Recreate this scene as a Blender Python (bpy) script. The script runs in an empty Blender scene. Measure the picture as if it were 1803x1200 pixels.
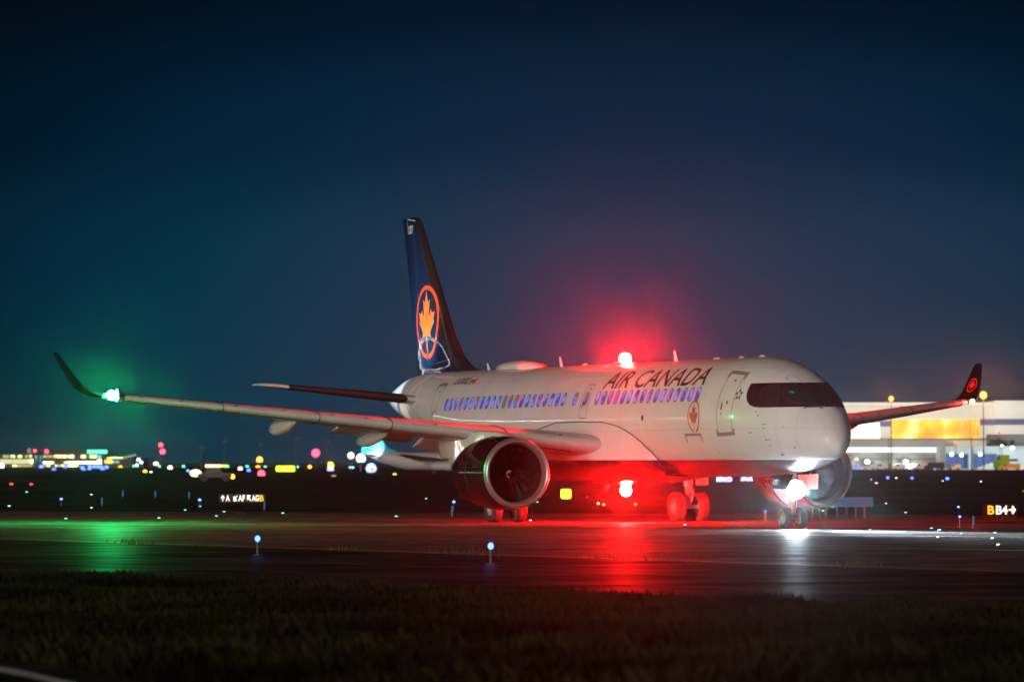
import bpy, bmesh, math, random
import numpy as np
from mathutils import Vector
from mathutils.bvhtree import BVHTree
random.seed(7); rng = np.random.default_rng(7)
scn = bpy.context.scene
COL = scn.collection
R = math.radians

# ------------------------------------------------------------------ camera
CX, CY, CZ = 97.689, -49.672, 1.947
YAW, PIT, FPX = 2.7614982, 0.0329899, 6569.5          # focal length in pixels of the 1803 px wide photograph
cam = bpy.data.cameras.new('camera'); camo = bpy.data.objects.new('camera', cam); COL.objects.link(camo)
cam.sensor_width = 36; cam.lens = 36 * FPX / 1803
cam.clip_start = 1; cam.clip_end = 9000
camo.location = (CX, CY, CZ)
camo.rotation_euler = (math.pi / 2 + PIT, 0, YAW - math.pi / 2)
cam.dof.use_dof = True; cam.dof.focus_distance = 117; cam.dof.aperture_fstop = 1.9
scn.camera = camo
VF = Vector((math.cos(YAW) * math.cos(PIT), math.sin(YAW) * math.cos(PIT), math.sin(PIT)))
VR = Vector((math.sin(YAW), -math.cos(YAW), 0)); VU = VR.cross(VF); VC = Vector((CX, CY, CZ))
def ray(px, py): return VF + VR * ((px - 901.5) / FPX) - VU * ((py - 600) / FPX)
def at(px, py, depth): return VC + ray(px, py) * depth
def ground_at(px, py, z=0.0):
    d = ray(px, py); t = (z - CZ) / d.z
    return VC + d * t
def M(d): return d / FPX                                # metres per photo pixel at depth d

# ------------------------------------------------------------------ world: night sky over a city
w = bpy.data.worlds.new('World'); scn.world = w; w.use_nodes = True
nt = w.node_tree; nt.nodes.clear(); N = nt.nodes.new; L = nt.links.new
tc = N('ShaderNodeTexCoord'); sep = N('ShaderNodeSeparateXYZ'); L(tc.outputs['Generated'], sep.inputs[0])
ramp = N('ShaderNodeValToRGB'); mr = N('ShaderNodeMapRange'); mr.inputs['From Min'].default_value = -0.02; mr.inputs['From Max'].default_value = 0.20
L(sep.outputs['Z'], mr.inputs['Value']); L(mr.outputs[0], ramp.inputs[0])
cr = ramp.color_ramp; cr.interpolation = 'EASE'
stops = [(0.0, (.013, .032, .056)), (0.09, (.019, .041, .074)), (0.35, (.015, .036, .073)), (0.50, (.0045, .0205, .049)), (0.68, (.0008, .0085, .023)), (1.0, (.001, .004, .012))]
cr.elements[0].position = stops[0][0]; cr.elements[0].color = (*stops[0][1], 1)
cr.elements[1].position = stops[-1][0]; cr.elements[1].color = (*stops[-1][1], 1)
for p_, c_ in stops[1:-1]:
    e_ = cr.elements.new(p_); e_.color = (*c_, 1)
def vdot(az_deg):
    v = N('ShaderNodeVectorMath'); v.operation = 'DOT_PRODUCT'; L(tc.outputs['Generated'], v.inputs[0])
    a = YAW - R(az_deg); v.inputs[1].default_value = (math.cos(a), math.sin(a), 0); return v.outputs['Value']
def math_(op, a, b=None, clamp=False):
    m = N('ShaderNodeMath'); m.operation = op; m.use_clamp = clamp
    for i, x in enumerate((a, b)):
        if x is None: continue
        if isinstance(x, (int, float)): m.inputs[i].default_value = x
        else: L(x, m.inputs[i])
    return m.outputs[0]
glow = N('ShaderNodeMapRange'); glow.interpolation_type = 'SMOOTHSTEP'
glow.inputs['From Min'].default_value = math.cos(R(12)); glow.inputs['From Max'].default_value = 1.0
glow.inputs['To Min'].default_value = 0.32; glow.inputs['To Max'].default_value = 1.0
L(vdot(1.6), glow.inputs['Value'])
glr = N('ShaderNodeMapRange'); glr.interpolation_type = 'SMOOTHSTEP'
glr.inputs['From Min'].default_value = math.cos(R(8.5)); glr.inputs['From Max'].default_value = math.cos(R(1.0))
glr.inputs['To Min'].default_value = 0.05; glr.inputs['To Max'].default_value = 1.0
L(vdot(2.8), glr.inputs['Value'])
cmb = N('ShaderNodeCombineXYZ'); L(glr.outputs[0], cmb.inputs[0]); L(glow.outputs[0], cmb.inputs[1]); L(glow.outputs[0], cmb.inputs[2])
mul = N('ShaderNodeVectorMath'); mul.operation = 'MULTIPLY'; L(ramp.outputs[0], mul.inputs[0]); L(cmb.outputs[0], mul.inputs[1])
# lamps of the city and terminals along the horizon to the sides and behind the photographer
band = math_('MULTIPLY', math_('GREATER_THAN', sep.outputs['Z'], 0.0015), math_('LESS_THAN', sep.outputs['Z'], 0.0085))
side = math_('LESS_THAN', vdot(0), math.cos(R(32)))
mp = N('ShaderNodeMapping'); mp.inputs['Scale'].default_value = (420, 420, 420); L(tc.outputs['Generated'], mp.inputs[0])
nz = N('ShaderNodeTexNoise'); nz.inputs['Scale'].default_value = 1.0; nz.inputs['Detail'].default_value = 3; L(mp.outputs[0], nz.inputs['Vector'])
spark = math_('MULTIPLY', math_('MAXIMUM', math_('SUBTRACT', nz.outputs['Fac'], 0.57), 0.0), 900.0)
bandv = math_('MULTIPLY', math_('MULTIPLY', band, side), spark)
bc = N('ShaderNodeVectorMath'); bc.operation = 'SCALE'; bc.inputs[0].default_value = (1.0, .96, .86); L(bandv, bc.inputs['Scale'])
addn = N('ShaderNodeVectorMath'); addn.operation = 'ADD'; L(mul.outputs[0], addn.inputs[0]); L(bc.outputs[0], addn.inputs[1])
bg = N('ShaderNodeBackground'); out = N('ShaderNodeOutputWorld'); L(addn.outputs[0], bg.inputs[0]); bg.inputs[1].default_value = 1.0
L(bg.outputs[0], out.inputs[0])

# ------------------------------------------------------------------ the low, soft light of the apron floodlights
sun = bpy.data.lights.new('apron_floodlight', 'SUN'); suno = bpy.data.objects.new('apron_floodlight', sun); COL.objects.link(suno)
sun.energy = 1.85; sun.angle = R(10); sun.color = (1, .85, .76)
suno.rotation_euler = Vector((0.60, -0.78, 0.13)).to_track_quat('Z', 'Y').to_euler()

scn.view_settings.view_transform = 'Standard'; scn.view_settings.look = 'None'
scn.view_settings.exposure = 0; scn.view_settings.gamma = 1
scn.render.engine = 'CYCLES'
cy = scn.cycles
cy.use_denoising = True; cy.max_bounces = 5; cy.diffuse_bounces = 2; cy.glossy_bounces = 3; cy.transmission_bounces = 2
cy.volume_bounces = 0; cy.sample_clamp_indirect = 4; cy.use_light_tree = True; cy.caustics_reflective = False; cy.caustics_refractive = False

# ------------------------------------------------------------------ helpers
def mat(name, col, rough=.5, metal=0.0, emit=None, strength=0.0, coat=0.0, coat_rough=.03, spec=.5, noise=None, sampling=None):
    m = bpy.data.materials.new(name); m.use_nodes = True; b = m.node_tree.nodes['Principled BSDF']
    b.inputs['Base Color'].default_value = (*col, 1); b.inputs['Roughness'].default_value = rough; b.inputs['Metallic'].default_value = metal
    b.inputs['Specular IOR Level'].default_value = spec
    if coat: b.inputs['Coat Weight'].default_value = coat; b.inputs['Coat Roughness'].default_value = coat_rough
    if emit: b.inputs['Emission Color'].default_value = (*emit, 1); b.inputs['Emission Strength'].default_value = strength
    if noise:
        sc, amt = noise; n = m.node_tree.nodes; l = m.node_tree.links
        t = n.new('ShaderNodeTexCoord'); z = n.new('ShaderNodeTexNoise'); z.inputs['Scale'].default_value = sc; z.inputs['Detail'].default_value = 4
        l.new(t.outputs['Object'], z.inputs['Vector'])
        r = n.new('ShaderNodeMapRange'); r.inputs['From Min'].default_value = .3; r.inputs['From Max'].default_value = .7
        r.inputs['To Min'].default_value = 1 - amt; r.inputs['To Max'].default_value = 1 + amt * .6
        s = n.new('ShaderNodeVectorMath'); s.operation = 'SCALE'; s.inputs[0].default_value = col
        l.new(z.outputs['Fac'], r.inputs['Value']); l.new(r.outputs[0], s.inputs['Scale']); l.new(s.outputs[0], b.inputs['Base Color'])
    if sampling: m.cycles.emission_sampling = sampling
    return m

def glowmat(name, col, strength, sampling='NONE', speckle=None):
    m = bpy.data.materials.new(name); m.use_nodes = True; n = m.node_tree.nodes; l = m.node_tree.links; n.clear()
    e = n.new('ShaderNodeEmission'); o = n.new('ShaderNodeOutputMaterial'); l.new(e.outputs[0], o.inputs[0])
    e.inputs[0].default_value = (*col, 1); e.inputs[1].default_value = strength
    if speckle:
        t = n.new('ShaderNodeTexCoord'); z = n.new('ShaderNodeTexNoise'); z.inputs['Scale'].default_value = speckle[0]; z.inputs['Detail'].default_value = 2
        l.new(t.outputs['Object'], z.inputs['Vector'])
        r = n.new('ShaderNodeValToRGB'); l.new(z.outputs['Fac'], r.inputs[0]); l.new(r.outputs[0], e.inputs[0])
        r.color_ramp.elements[0].position = .42; r.color_ramp.elements[0].color = (*speckle[1], 1)
        r.color_ramp.elements[1].position = .60; r.color_ramp.elements[1].color = (*speckle[2], 1)
    m.cycles.emission_sampling = sampling
    return m

class MB:
    def __init__(s): s.v = []; s.f = []; s.m = []
    def verts(s, vs): n = len(s.v); s.v += [tuple(v) for v in vs]; return n
    def face(s, idx, mi=0): s.f.append(tuple(idx)); s.m.append(mi)
    def loft(s, rings, mi=0, closed=True, cap0=False, cap1=False):
        n = len(rings[0]); b = s.verts([p for r in rings for p in r])
        for i in range(len(rings) - 1):
            for j in range(n if closed else n - 1):
                k = (j + 1) % n
                s.face((b + i * n + j, b + i * n + k, b + (i + 1) * n + k, b + (i + 1) * n + j), mi)
        if cap0: s.face([b + j for j in range(n)][::-1], mi)
        if cap1: s.face([b + (len(rings) - 1) * n + j for j in range(n)], mi)
    def box(s, c, d, mi=0, rz=0.0, taper=1.0):
        ca, sa = math.cos(rz), math.sin(rz); vs = []
        for sz in (-1, 1):
            t = taper if sz > 0 else 1
            for sx, sy in ((-1, -1), (1, -1), (1, 1), (-1, 1)):
                x, y = sx * d[0] / 2 * t, sy * d[1] / 2 * t
                vs.append((c[0] + x * ca - y * sa, c[1] + x * sa + y * ca, c[2] + sz * d[2] / 2))
        b = s.verts(vs)
        for q in ((3, 2, 1, 0), (4, 5, 6, 7), (0, 1, 5, 4), (1, 2, 6, 5), (2, 3, 7, 6), (3, 0, 4, 7)): s.face([b + i for i in q], mi)
    def tube(s, p, q, r0, r1=None, n=10, mi=0, cap=True):
        p, q = Vector(p), Vector(q); r1 = r0 if r1 is None else r1; d = (q - p).normalized()
        a = d.orthogonal().normalized(); c = d.cross(a)
        rings = [[o + (a * math.cos(t) + c * math.sin(t)) * r for t in [2 * math.pi * i / n for i in range(n)]] for o, r in ((p, r0), (q, r1))]
        s.loft(rings, mi, True, cap, cap)
    def path(s, pts, r, n=6, mi=0):
        for a, b in zip(pts[:-1], pts[1:]): s.tube(a, b, r, r, n, mi)
    def sphere(s, c, r, mi=0, nu=12, nv=8, sx=1, sy=1, sz=1):
        rings = []
        for i in range(nv + 1):
            ph = -math.pi / 2 + math.pi * i / nv; rr = max(math.cos(ph), 1e-3)
            rings.append([(c[0] + r * sx * rr * math.cos(2 * math.pi * j / nu), c[1] + r * sy * rr * math.sin(2 * math.pi * j / nu), c[2] + r * sz * math.sin(ph)) for j in range(nu)])
        s.loft(rings, mi, True, True, True)
    def revolve(s, prof, c, ax, n=64, mi=0, cap0=False, cap1=False):
        # prof: list of (distance along ax, radius); ax unit vector
        ax = Vector(ax); a = Vector((0, 1, 0)) if abs(ax.y) < .9 else Vector((1, 0, 0)); a = (a - ax * a.dot(ax)).normalized(); b_ = ax.cross(a)
        rings = [[Vector(c) + ax * d + (a * math.cos(2 * math.pi * j / n) + b_ * math.sin(2 * math.pi * j / n)) * r for j in range(n)] for d, r in prof]
        s.loft(rings, mi, True, cap0, cap1)
    def build(s, name, mats, parent=None, smooth=True, angle=40):
        me = bpy.data.meshes.new(name); me.from_pydata(s.v, [], s.f)
        for m in (mats if isinstance(mats, (list, tuple)) else [mats]): me.materials.append(m)
        me.polygons.foreach_set('material_index', s.m)
        bm = bmesh.new(); bm.from_mesh(me); bmesh.ops.recalc_face_normals(bm, faces=bm.faces[:]); bm.to_mesh(me); bm.free()
        if smooth:
            me.polygons.foreach_set('use_smooth', [True] * len(me.polygons))
            try: me.set_sharp_from_angle(angle=R(angle))
            except Exception: pass
        me.update()
        o = bpy.data.objects.new(name, me); COL.objects.link(o)
        if parent is not None: o.parent = parent
        return o

def tag(o, label=None, cat=None, group=None, kind=None):
    if label: o['label'] = label
    if cat: o['category'] = cat
    if group: o['group'] = group
    if kind: o['kind'] = kind
    return o
def empty(name, loc, label, cat, group=None, rz=0.0):
    o = bpy.data.objects.new(name, None); COL.objects.link(o); o.location = loc; o.rotation_euler = (0, 0, rz); o.empty_display_size = .5
    return tag(o, label, cat, group)
def lamp(name, kind, loc, energy, color, radius=.05, parent=None, target=None, spot=None, blend=.5):
    l = bpy.data.lights.new(name, kind); l.energy = energy; l.color = color; l.shadow_soft_size = radius
    o = bpy.data.objects.new(name, l); COL.objects.link(o); o.location = loc
    if target is not None: o.rotation_euler = (Vector(loc) - Vector(target)).to_track_quat('Z', 'Y').to_euler()
    if spot: l.spot_size = R(spot); l.spot_blend = blend
    if parent is not None: o.parent = parent
    return o

def text_mesh(txt, size=1.0, bold=0.0, xs=1.0, space=1.0):
    cu = bpy.data.curves.new('t', 'FONT'); cu.body = txt; cu.size = size; cu.offset = bold; cu.space_character = space
    cu.resolution_u = 4
    o = bpy.data.objects.new('t', cu); COL.objects.link(o)
    dg = bpy.context.evaluated_depsgraph_get(); me = o.evaluated_get(dg).to_mesh()
    v = np.array([(p.co.x * xs, p.co.y) for p in me.vertices]); f = [tuple(p.vertices) for p in me.polygons]
    o.evaluated_get(dg).to_mesh_clear(); COL.objects.unlink(o); bpy.data.objects.remove(o); bpy.data.curves.remove(cu)
    return v, f

def subdiv2d(v, f, maxlen):
    bm = bmesh.new(); vs = [bm.verts.new((a, b, 0)) for a, b in v]
    for q in f:
        try: bm.faces.new([vs[i] for i in q])
        except ValueError: pass
    bmesh.ops.remove_doubles(bm, verts=bm.verts[:], dist=1e-5)
    bmesh.ops.triangulate(bm, faces=bm.faces[:])
    for _ in range(7):
        es = [e for e in bm.edges if e.calc_length() > maxlen]
        if not es: break
        bmesh.ops.subdivide_edges(bm, edges=es, cuts=1)
        bmesh.ops.triangulate(bm, faces=bm.faces[:])
    bm.verts.ensure_lookup_table(); bm.verts.index_update()
    V = [(p.co.x, p.co.y) for p in bm.verts]; F = [tuple(x.index for x in q.verts) for q in bm.faces]; bm.free()
    return V, F
def poly2d(loops_pts):   # one simple polygon
    return np.array(loops_pts), [tuple(range(len(loops_pts)))]

# maple leaf half outline (x, y) in a unit about -1..1
LEAF_H = [(0, 1.0), (.13, .70), (.17, .62), (.36, .74), (.27, .22), (.33, .18), (.52, .40), (.58, .27), (.86, .32), (.75, .06), (.84, -.02), (.42, -.36), (.50, -.52), (.07, -.46), (.04, -.50), (.05, -.98)]
def leaf_poly(s=1.0, stretch=1.0):
    pts = [(x * s, y * s * stretch) for x, y in LEAF_H]
    return pts + [(-x, y) for x, y in pts[::-1] if abs(x) > 1e-6]
def ring_strip(rx, ry, t, n=48, a0=0, a1=2 * math.pi):
    v = []; f = []
    for i in range(n + 1):
        a = a0 + (a1 - a0) * i / n; v += [(rx * math.cos(a), ry * math.sin(a)), ((rx - t) * math.cos(a), (ry - t) * math.sin(a))]
    for i in range(n): f.append((2 * i, 2 * i + 1, 2 * i + 3, 2 * i + 2))
    return np.array(v), f

# ------------------------------------------------------------------ haze: the air between the camera and the far lights
hz = MB(); hz.box((-1100, 470, 16.5), (6800, 6800, 35.2), rz=YAW)
hm = bpy.data.materials.new('haze'); hm.use_nodes = True; hn = hm.node_tree.nodes; hn.clear()
pv = hn.new('ShaderNodeVolumePrincipled'); ho = hn.new('ShaderNodeOutputMaterial'); hm.node_tree.links.new(pv.outputs[0], ho.inputs['Volume'])
pv.inputs['Color'].default_value = (.95, .95, .97, 1); pv.inputs['Density'].default_value = 0.00008; pv.inputs['Anisotropy'].default_value = .985
hm.cycles.volume_sampling = 'EQUIANGULAR'
haze = hz.build('haze', hm, smooth=False); tag(haze, kind='stuff')

# ------------------------------------------------------------------ ground
def asphalt(name, col, rough, gloss, bump=.012):
    """porous pavement: dull base with damp, faintly glossy patches"""
    m = bpy.data.materials.new(name); m.use_nodes = True; n = m.node_tree.nodes; l = m.node_tree.links; n.clear()
    t = n.new('ShaderNodeTexCoord'); mp_ = n.new('ShaderNodeMapping'); mp_.inputs['Rotation'].default_value = (0, 0, -YAW); mp_.inputs['Scale'].default_value = (1.6, .35, 1)
    l.new(t.outputs['Object'], mp_.inputs[0])
    z = n.new('ShaderNodeTexNoise'); z.inputs['Scale'].default_value = .35; z.inputs['Detail'].default_value = 8; z.inputs['Roughness'].default_value = .68; l.new(mp_.outputs[0], z.inputs['Vector'])
    z3 = n.new('ShaderNodeTexNoise'); z3.inputs['Scale'].default_value = .9; z3.inputs['Detail'].default_value = 6; l.new(t.outputs['Object'], z3.inputs['Vector'])
    r = n.new('ShaderNodeMapRange'); r.inputs['From Min'].default_value = .38; r.inputs['From Max'].default_value = .66; r.inputs['To Min'].default_value = gloss * .15; r.inputs['To Max'].default_value = gloss * 2.4; l.new(z.outputs['Fac'], r.inputs['Value'])
    r2 = n.new('ShaderNodeMapRange'); r2.inputs['From Min'].default_value = .3; r2.inputs['From Max'].default_value = .7; r2.inputs['To Min'].default_value = .4; r2.inputs['To Max'].default_value = 1.6; l.new(z3.outputs['Fac'], r2.inputs['Value'])
    s_ = n.new('ShaderNodeVectorMath'); s_.operation = 'SCALE'; s_.inputs[0].default_value = col; l.new(r2.outputs[0], s_.inputs['Scale'])
    d = n.new('ShaderNodeBsdfDiffuse'); l.new(s_.outputs[0], d.inputs['Color']); g = n.new('ShaderNodeBsdfGlossy'); g.inputs['Roughness'].default_value = rough
    z2 = n.new('ShaderNodeTexNoise'); z2.inputs['Scale'].default_value = 1.3; z2.inputs['Detail'].default_value = 6; l.new(mp_.outputs[0], z2.inputs['Vector'])
    bp = n.new('ShaderNodeBump'); bp.inputs['Strength'].default_value = 1.0; bp.inputs['Distance'].default_value = bump; l.new(z2.outputs['Fac'], bp.inputs['Height']); l.new(bp.outputs[0], g.inputs['Normal'])
    mx = n.new('ShaderNodeMixShader'); l.new(r.outputs[0], mx.inputs[0]); l.new(d.outputs[0], mx.inputs[1]); l.new(g.outputs[0], mx.inputs[2])
    o = n.new('ShaderNodeOutputMaterial'); l.new(mx.outputs[0], o.inputs[0]); g.inputs['Color'].default_value = (.9, .9, .9, 1)
    return m
m_asph = asphalt('asphalt_damp', (.085, .082, .080), .40, .045)
m_asph2 = asphalt('asphalt_shoulder', (.018, .018, .018), .40, .045)
m_far = asphalt('asphalt_far', (.035, .032, .028), .5, .035)
m_grass_g = mat('turf', (.016, .016, .005), .9, noise=(.06, .8), spec=.1)
m_white_line = mat('white_paint_line', (.80, .80, .78), .6, noise=(2, .3))
m_yellow_line = mat('yellow_paint_line', (.14, .10, .03), .6, noise=(2, .3))
m_joint = mat('joint_sealant', (.004, .004, .004), .7)
gb = MB(); c0 = Vector((CX, CY, 0))
n_ = 64; bidx = gb.verts([c0 + Vector((math.cos(a), math.sin(a), 0)) * 3100 for a in [2 * math.pi * i / n_ for i in range(n_)]]); gb.face(range(n_))
tag(gb.build('ground', m_grass_g, smooth=False), kind='structure')
def sheet(name, pix, z, m, kind='structure'):
    b = MB(); i = b.verts([ground_at(x, y).xy.to_3d() + Vector((0, 0, z)) for x, y in pix]); b.face(range(len(pix)))
    return tag(b.build(name, m, smooth=False), kind=kind)
def line_px(pts, x):
    return float(np.interp(x, [p[0] for p in pts], [p[1] for p in pts]))
def near(x): return 949.5 + x * .0325        # photo rows of the near edge of the taxiway
def shoulder(x): return 1000 + max(x, -900) * .040
def row_strip(name, f0, f1, z, m, x0=-900, x1=2700):
    xs = [x0, x1]; sheet(name, [(x, f1(x)) for x in xs] + [(x, f0(x)) for x in xs[::-1]], z, m)
row_strip('taxiway', lambda x: 899 + x * .004, near, .004, m_asph)
row_strip('taxiway_shoulder', lambda x: near(x) + .05, shoulder, .006, m_asph2)
row_strip('taxiway_edge_line', lambda x: near(x) - 2.2, lambda x: near(x) - .8, .010, m_yellow_line)
for k, (y0, y1) in enumerate(((883, 889), (871, 877), (856, 863), (842, 848), (831, 835))):
    row_strip('far_taxiway', (lambda a: lambda x: a + x * .0012)(y0), (lambda a: lambda x: a + x * .0012)(y1), .004, m_far)
row_strip('taxiway_centre_line', lambda x: 921.5 + x * .0035, lambda x: 922.4 + x * .0035, .010, m_yellow_line)
row_strip('far_edge_line', lambda x: 903.5 + x * .003, lambda x: 904.0 + x * .003, .010, m_yellow_line)
for a_, b_ in ((929, .0090), (938, .0170), (972, .0330), (988, .0370)):
    row_strip('pavement_joint', (lambda a, b: lambda x: a + x * b)(a_, b_), (lambda a, b: lambda x: a + .7 + x * b)(a_, b_), .012, m_joint)
# yellow lead-in curve on the far side of the taxiway
cb = MB(); pts = [(250, 894.5), (330, 897), (385, 898.5), (420, 901.5), (425, 904.5), (395, 907), (330, 909.5), (240, 911)]
P_ = [ground_at(x, y) for x, y in pts]
fine = []
for i in range(len(P_) - 1):
    for t in np.linspace(0, 1, 8, endpoint=False): fine.append(P_[i].lerp(P_[i + 1], t))
fine.append(P_[-1])
for i in range(len(fine)):
    d_ = (fine[min(i + 1, len(fine) - 1)] - fine[max(i - 1, 0)]).normalized(); nrm = Vector((-d_.y, d_.x, 0)) * .22
    cb.verts([fine[i] + nrm + Vector((0, 0, .014)), fine[i] - nrm + Vector((0, 0, .014))])
for i in range(len(fine) - 1): cb.face((2 * i, 2 * i + 1, 2 * i + 3, 2 * i + 2))
tag(cb.build('taxiway_curve_line', m_yellow_line, smooth=False), kind='structure')
# service road in the near left corner
sheet('service_road', [(-260, 1128), (-60, 1148), (60, 1166), (170, 1186), (300, 1212), (420, 1240), (300, 1330), (-400, 1330)], .006, m_asph2)
sheet('service_road_line', [(-200, 1152), (-20, 1171), (60, 1186), (130, 1203), (190, 1222), (183, 1229), (120, 1210), (50, 1193), (-30, 1178), (-205, 1158)], .012, m_white_line)

# grass: blades over the verge between the camera and the shoulder
def grass_mesh():
    m1 = mat('grass_blades', (.0135, .0135, .003), .8, noise=(.28, 1.0), spec=.1)
    V = []; F = []
    n = 115000
    py = rng.uniform(0, 1, n); px = rng.uniform(-350, 2150, n)
    depth = 30 + (py ** .8) * 36
    lat = (px - 901.5) / FPX * depth
    X = CX + VF.x * depth + VR.x * lat; Y = CY + VF.y * depth + VR.y * lat
    rowp = 816.8 + CZ * FPX / depth
    keep = rowp > shoulder(0) + px * .040 + 2 + rng.uniform(0, 3, n)
    road = np.interp(px, [-120, -60, 60, 170, 300, 420], [1142, 1148, 1166, 1186, 1212, 1240])
    keep &= rowp < road - 1
    clump = np.sin(X * .9 + 1.3 * np.sin(Y * .7)) * np.cos(Y * 1.1 + X * .35) + .6 * np.sin(X * 2.3 + Y * 1.9)
    h = np.clip(.09 + .05 * clump + rng.normal(0, .03, n), .03, .30) * np.where(rowp > 1120, 1.6, 1.0)
    for i in np.nonzero(keep)[0]:
        a = rng.uniform(0, math.pi); wd = rng.uniform(.006, .014) * 1.6; ca, sa = math.cos(a) * wd, math.sin(a) * wd
        lx, ly = rng.normal(0, .35, 2) * h[i]
        b = len(V); V += [(X[i] - ca, Y[i] - sa, 0), (X[i] + ca, Y[i] + sa, 0), (X[i] + lx * .4 + ca * .6, Y[i] + ly * .4 + sa * .6, h[i] * .6), (X[i] + lx, Y[i] + ly, h[i])]
        F += [(b, b + 1, b + 2), (b, b + 2, b + 3)]
    me = bpy.data.meshes.new('grass'); me.from_pydata(V, [], F); me.materials.append(m1); me.update()
    o = bpy.data.objects.new('grass', me); COL.objects.link(o); tag(o, kind='stuff')
grass_mesh()
# weeds growing out of the joint at the taxiway edge
wb = MB()
for cx_, n in ((235, 60), (600, 22), (800, 40), (845, 30), (1180, 30), (1500, 40), (1050, 20), (350, 20)):
    for _ in range(n):
        x = cx_ + rng.normal(0, 22); p = ground_at(x, near(x) + rng.normal(0, .8)); hh = abs(rng.normal(.07, .05)) + .02
        q = p + Vector((rng.normal(0, .05), rng.normal(0, .05), hh)); wb.tube(p + Vector((0, 0, -.01)), q, .012, .003, 4)
tag(wb.build('edge_weeds', mat('weeds', (.07, .06, .02), .8), smooth=False), kind='stuff')

# ------------------------------------------------------------------ the airliner. Nose towards +X, S = distance aft of the nose datum (x = -S), starboard is -Y
PLANE = empty('airliner', (0, 0, 0), 'white airliner with navy fin and red maple leaf emblems, taxiing with red beacons lit', 'airliner')

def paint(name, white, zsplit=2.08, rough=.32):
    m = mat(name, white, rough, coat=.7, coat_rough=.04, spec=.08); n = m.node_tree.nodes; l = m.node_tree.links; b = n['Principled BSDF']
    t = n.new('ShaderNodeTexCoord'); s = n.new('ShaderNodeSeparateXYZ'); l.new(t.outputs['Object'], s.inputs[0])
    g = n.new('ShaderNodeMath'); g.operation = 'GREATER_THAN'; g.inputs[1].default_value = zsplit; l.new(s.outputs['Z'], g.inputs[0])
    z = n.new('ShaderNodeTexNoise'); z.inputs['Scale'].default_value = .7; z.inputs['Detail'].default_value = 6; l.new(t.outputs['Object'], z.inputs['Vector'])
    r = n.new('ShaderNodeMapRange'); r.inputs['To Min'].default_value = .86; r.inputs['To Max'].default_value = 1.08; l.new(z.outputs['Fac'], r.inputs['Value'])
    sc = n.new('ShaderNodeVectorMath'); sc.operation = 'SCALE'; sc.inputs[0].default_value = white; l.new(r.outputs[0], sc.inputs['Scale'])
    def mth(op, a, b=None):
        q = n.new('ShaderNodeMath'); q.operation = op
        for i_, v_ in enumerate((a, b)):
            if v_ is None: continue
            if isinstance(v_, (int, float)): q.inputs[i_].default_value = v_
            else: l.new(v_, q.inputs[i_])
        return q.outputs[0]
    fx = mth('ABSOLUTE', mth('SUBTRACT', mth('FRACT', mth('MULTIPLY', mth('ADD', s.outputs['X'], 60.3), 1 / 2.75)), .5))
    ln1 = mth('GREATER_THAN', fx, .4960)
    ln2 = mth('MAXIMUM', mth('LESS_THAN', mth('ABSOLUTE', mth('SUBTRACT', s.outputs['Z'], 3.02)), .009), mth('LESS_THAN', mth('ABSOLUTE', mth('SUBTRACT', s.outputs['Z'], 4.86)), .012))
    seam_ = mth('SUBTRACT', 1.0, mth('MULTIPLY', mth('MAXIMUM', ln1, ln2), .17))
    zs_ = n.new('ShaderNodeTexNoise'); zs_.inputs['Scale'].default_value = 1.0; zs_.inputs['Detail'].default_value = 5; mps = n.new('ShaderNodeMapping'); mps.inputs['Scale'].default_value = (5, 5, .5); l.new(t.outputs['Object'], mps.inputs[0]); l.new(mps.outputs[0], zs_.inputs['Vector'])
    rs_ = n.new('ShaderNodeMapRange'); rs_.inputs['From Min'].default_value = .45; rs_.inputs['From Max'].default_value = .75; rs_.inputs['To Min'].default_value = 1.0; rs_.inputs['To Max'].default_value = .955; l.new(zs_.outputs['Fac'], rs_.inputs['Value'])
    sc2 = n.new('ShaderNodeVectorMath'); sc2.operation = 'SCALE'; l.new(sc.outputs[0], sc2.inputs[0]); l.new(mth('MULTIPLY', seam_, rs_.outputs[0]), sc2.inputs['Scale']); sc = sc2
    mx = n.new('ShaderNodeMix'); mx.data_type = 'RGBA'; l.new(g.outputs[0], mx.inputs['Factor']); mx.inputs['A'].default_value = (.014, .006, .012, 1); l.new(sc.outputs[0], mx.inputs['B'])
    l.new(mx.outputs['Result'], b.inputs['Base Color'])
    # slight skin waviness between frames
    z2 = n.new('ShaderNodeTexNoise'); z2.inputs['Scale'].default_value = 2.2; z2.inputs['Detail'].default_value = 2; l.new(t.outputs['Object'], z2.inputs['Vector'])
    bp = n.new('ShaderNodeBump'); bp.inputs['Strength'].default_value = .5; bp.inputs['Distance'].default_value = .004; l.new(z2.outputs['Fac'], bp.inputs['Height']); l.new(bp.outputs[0], b.inputs['Normal']); l.new(bp.outputs[0], b.inputs['Coat Normal'])
    return m
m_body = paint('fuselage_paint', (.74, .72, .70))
m_wing = mat('wing_paint', (.50, .49, .47), .38, coat=.3, coat_rough=.1, noise=(.8, .12))
m_metal = mat('bare_metal', (.42, .41, .41), .36, .75)
m_navy = mat('navy_paint', (.001, .022, .080), .5, coat=.28, coat_rough=.04, spec=.04)
m_navyd = mat('nacelle_paint', (.004, .003, .007), .5, coat=.45, coat_rough=.03, spec=.02)
m_lineb = mat('seam_dark', (.035, .028, .028), .6)
m_seam = mat('seam_brown', (.16, .13, .12), .6)
m_recess = mat('scuff_plate', (.24, .19, .17), .5)
m_red = mat('emblem_red', (.62, .010, .012), .4, coat=.5)
m_orange = mat('fin_emblem_red', (.85, .085, .020), .4, coat=.5)
m_leaf = mat('fin_leaf_lit_red', (.95, .20, .035), .4, coat=.5)  # same red as the ring; the logo light's orange is put into the colour
m_black = mat('black_paint', (.012, .011, .012), .4)
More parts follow.
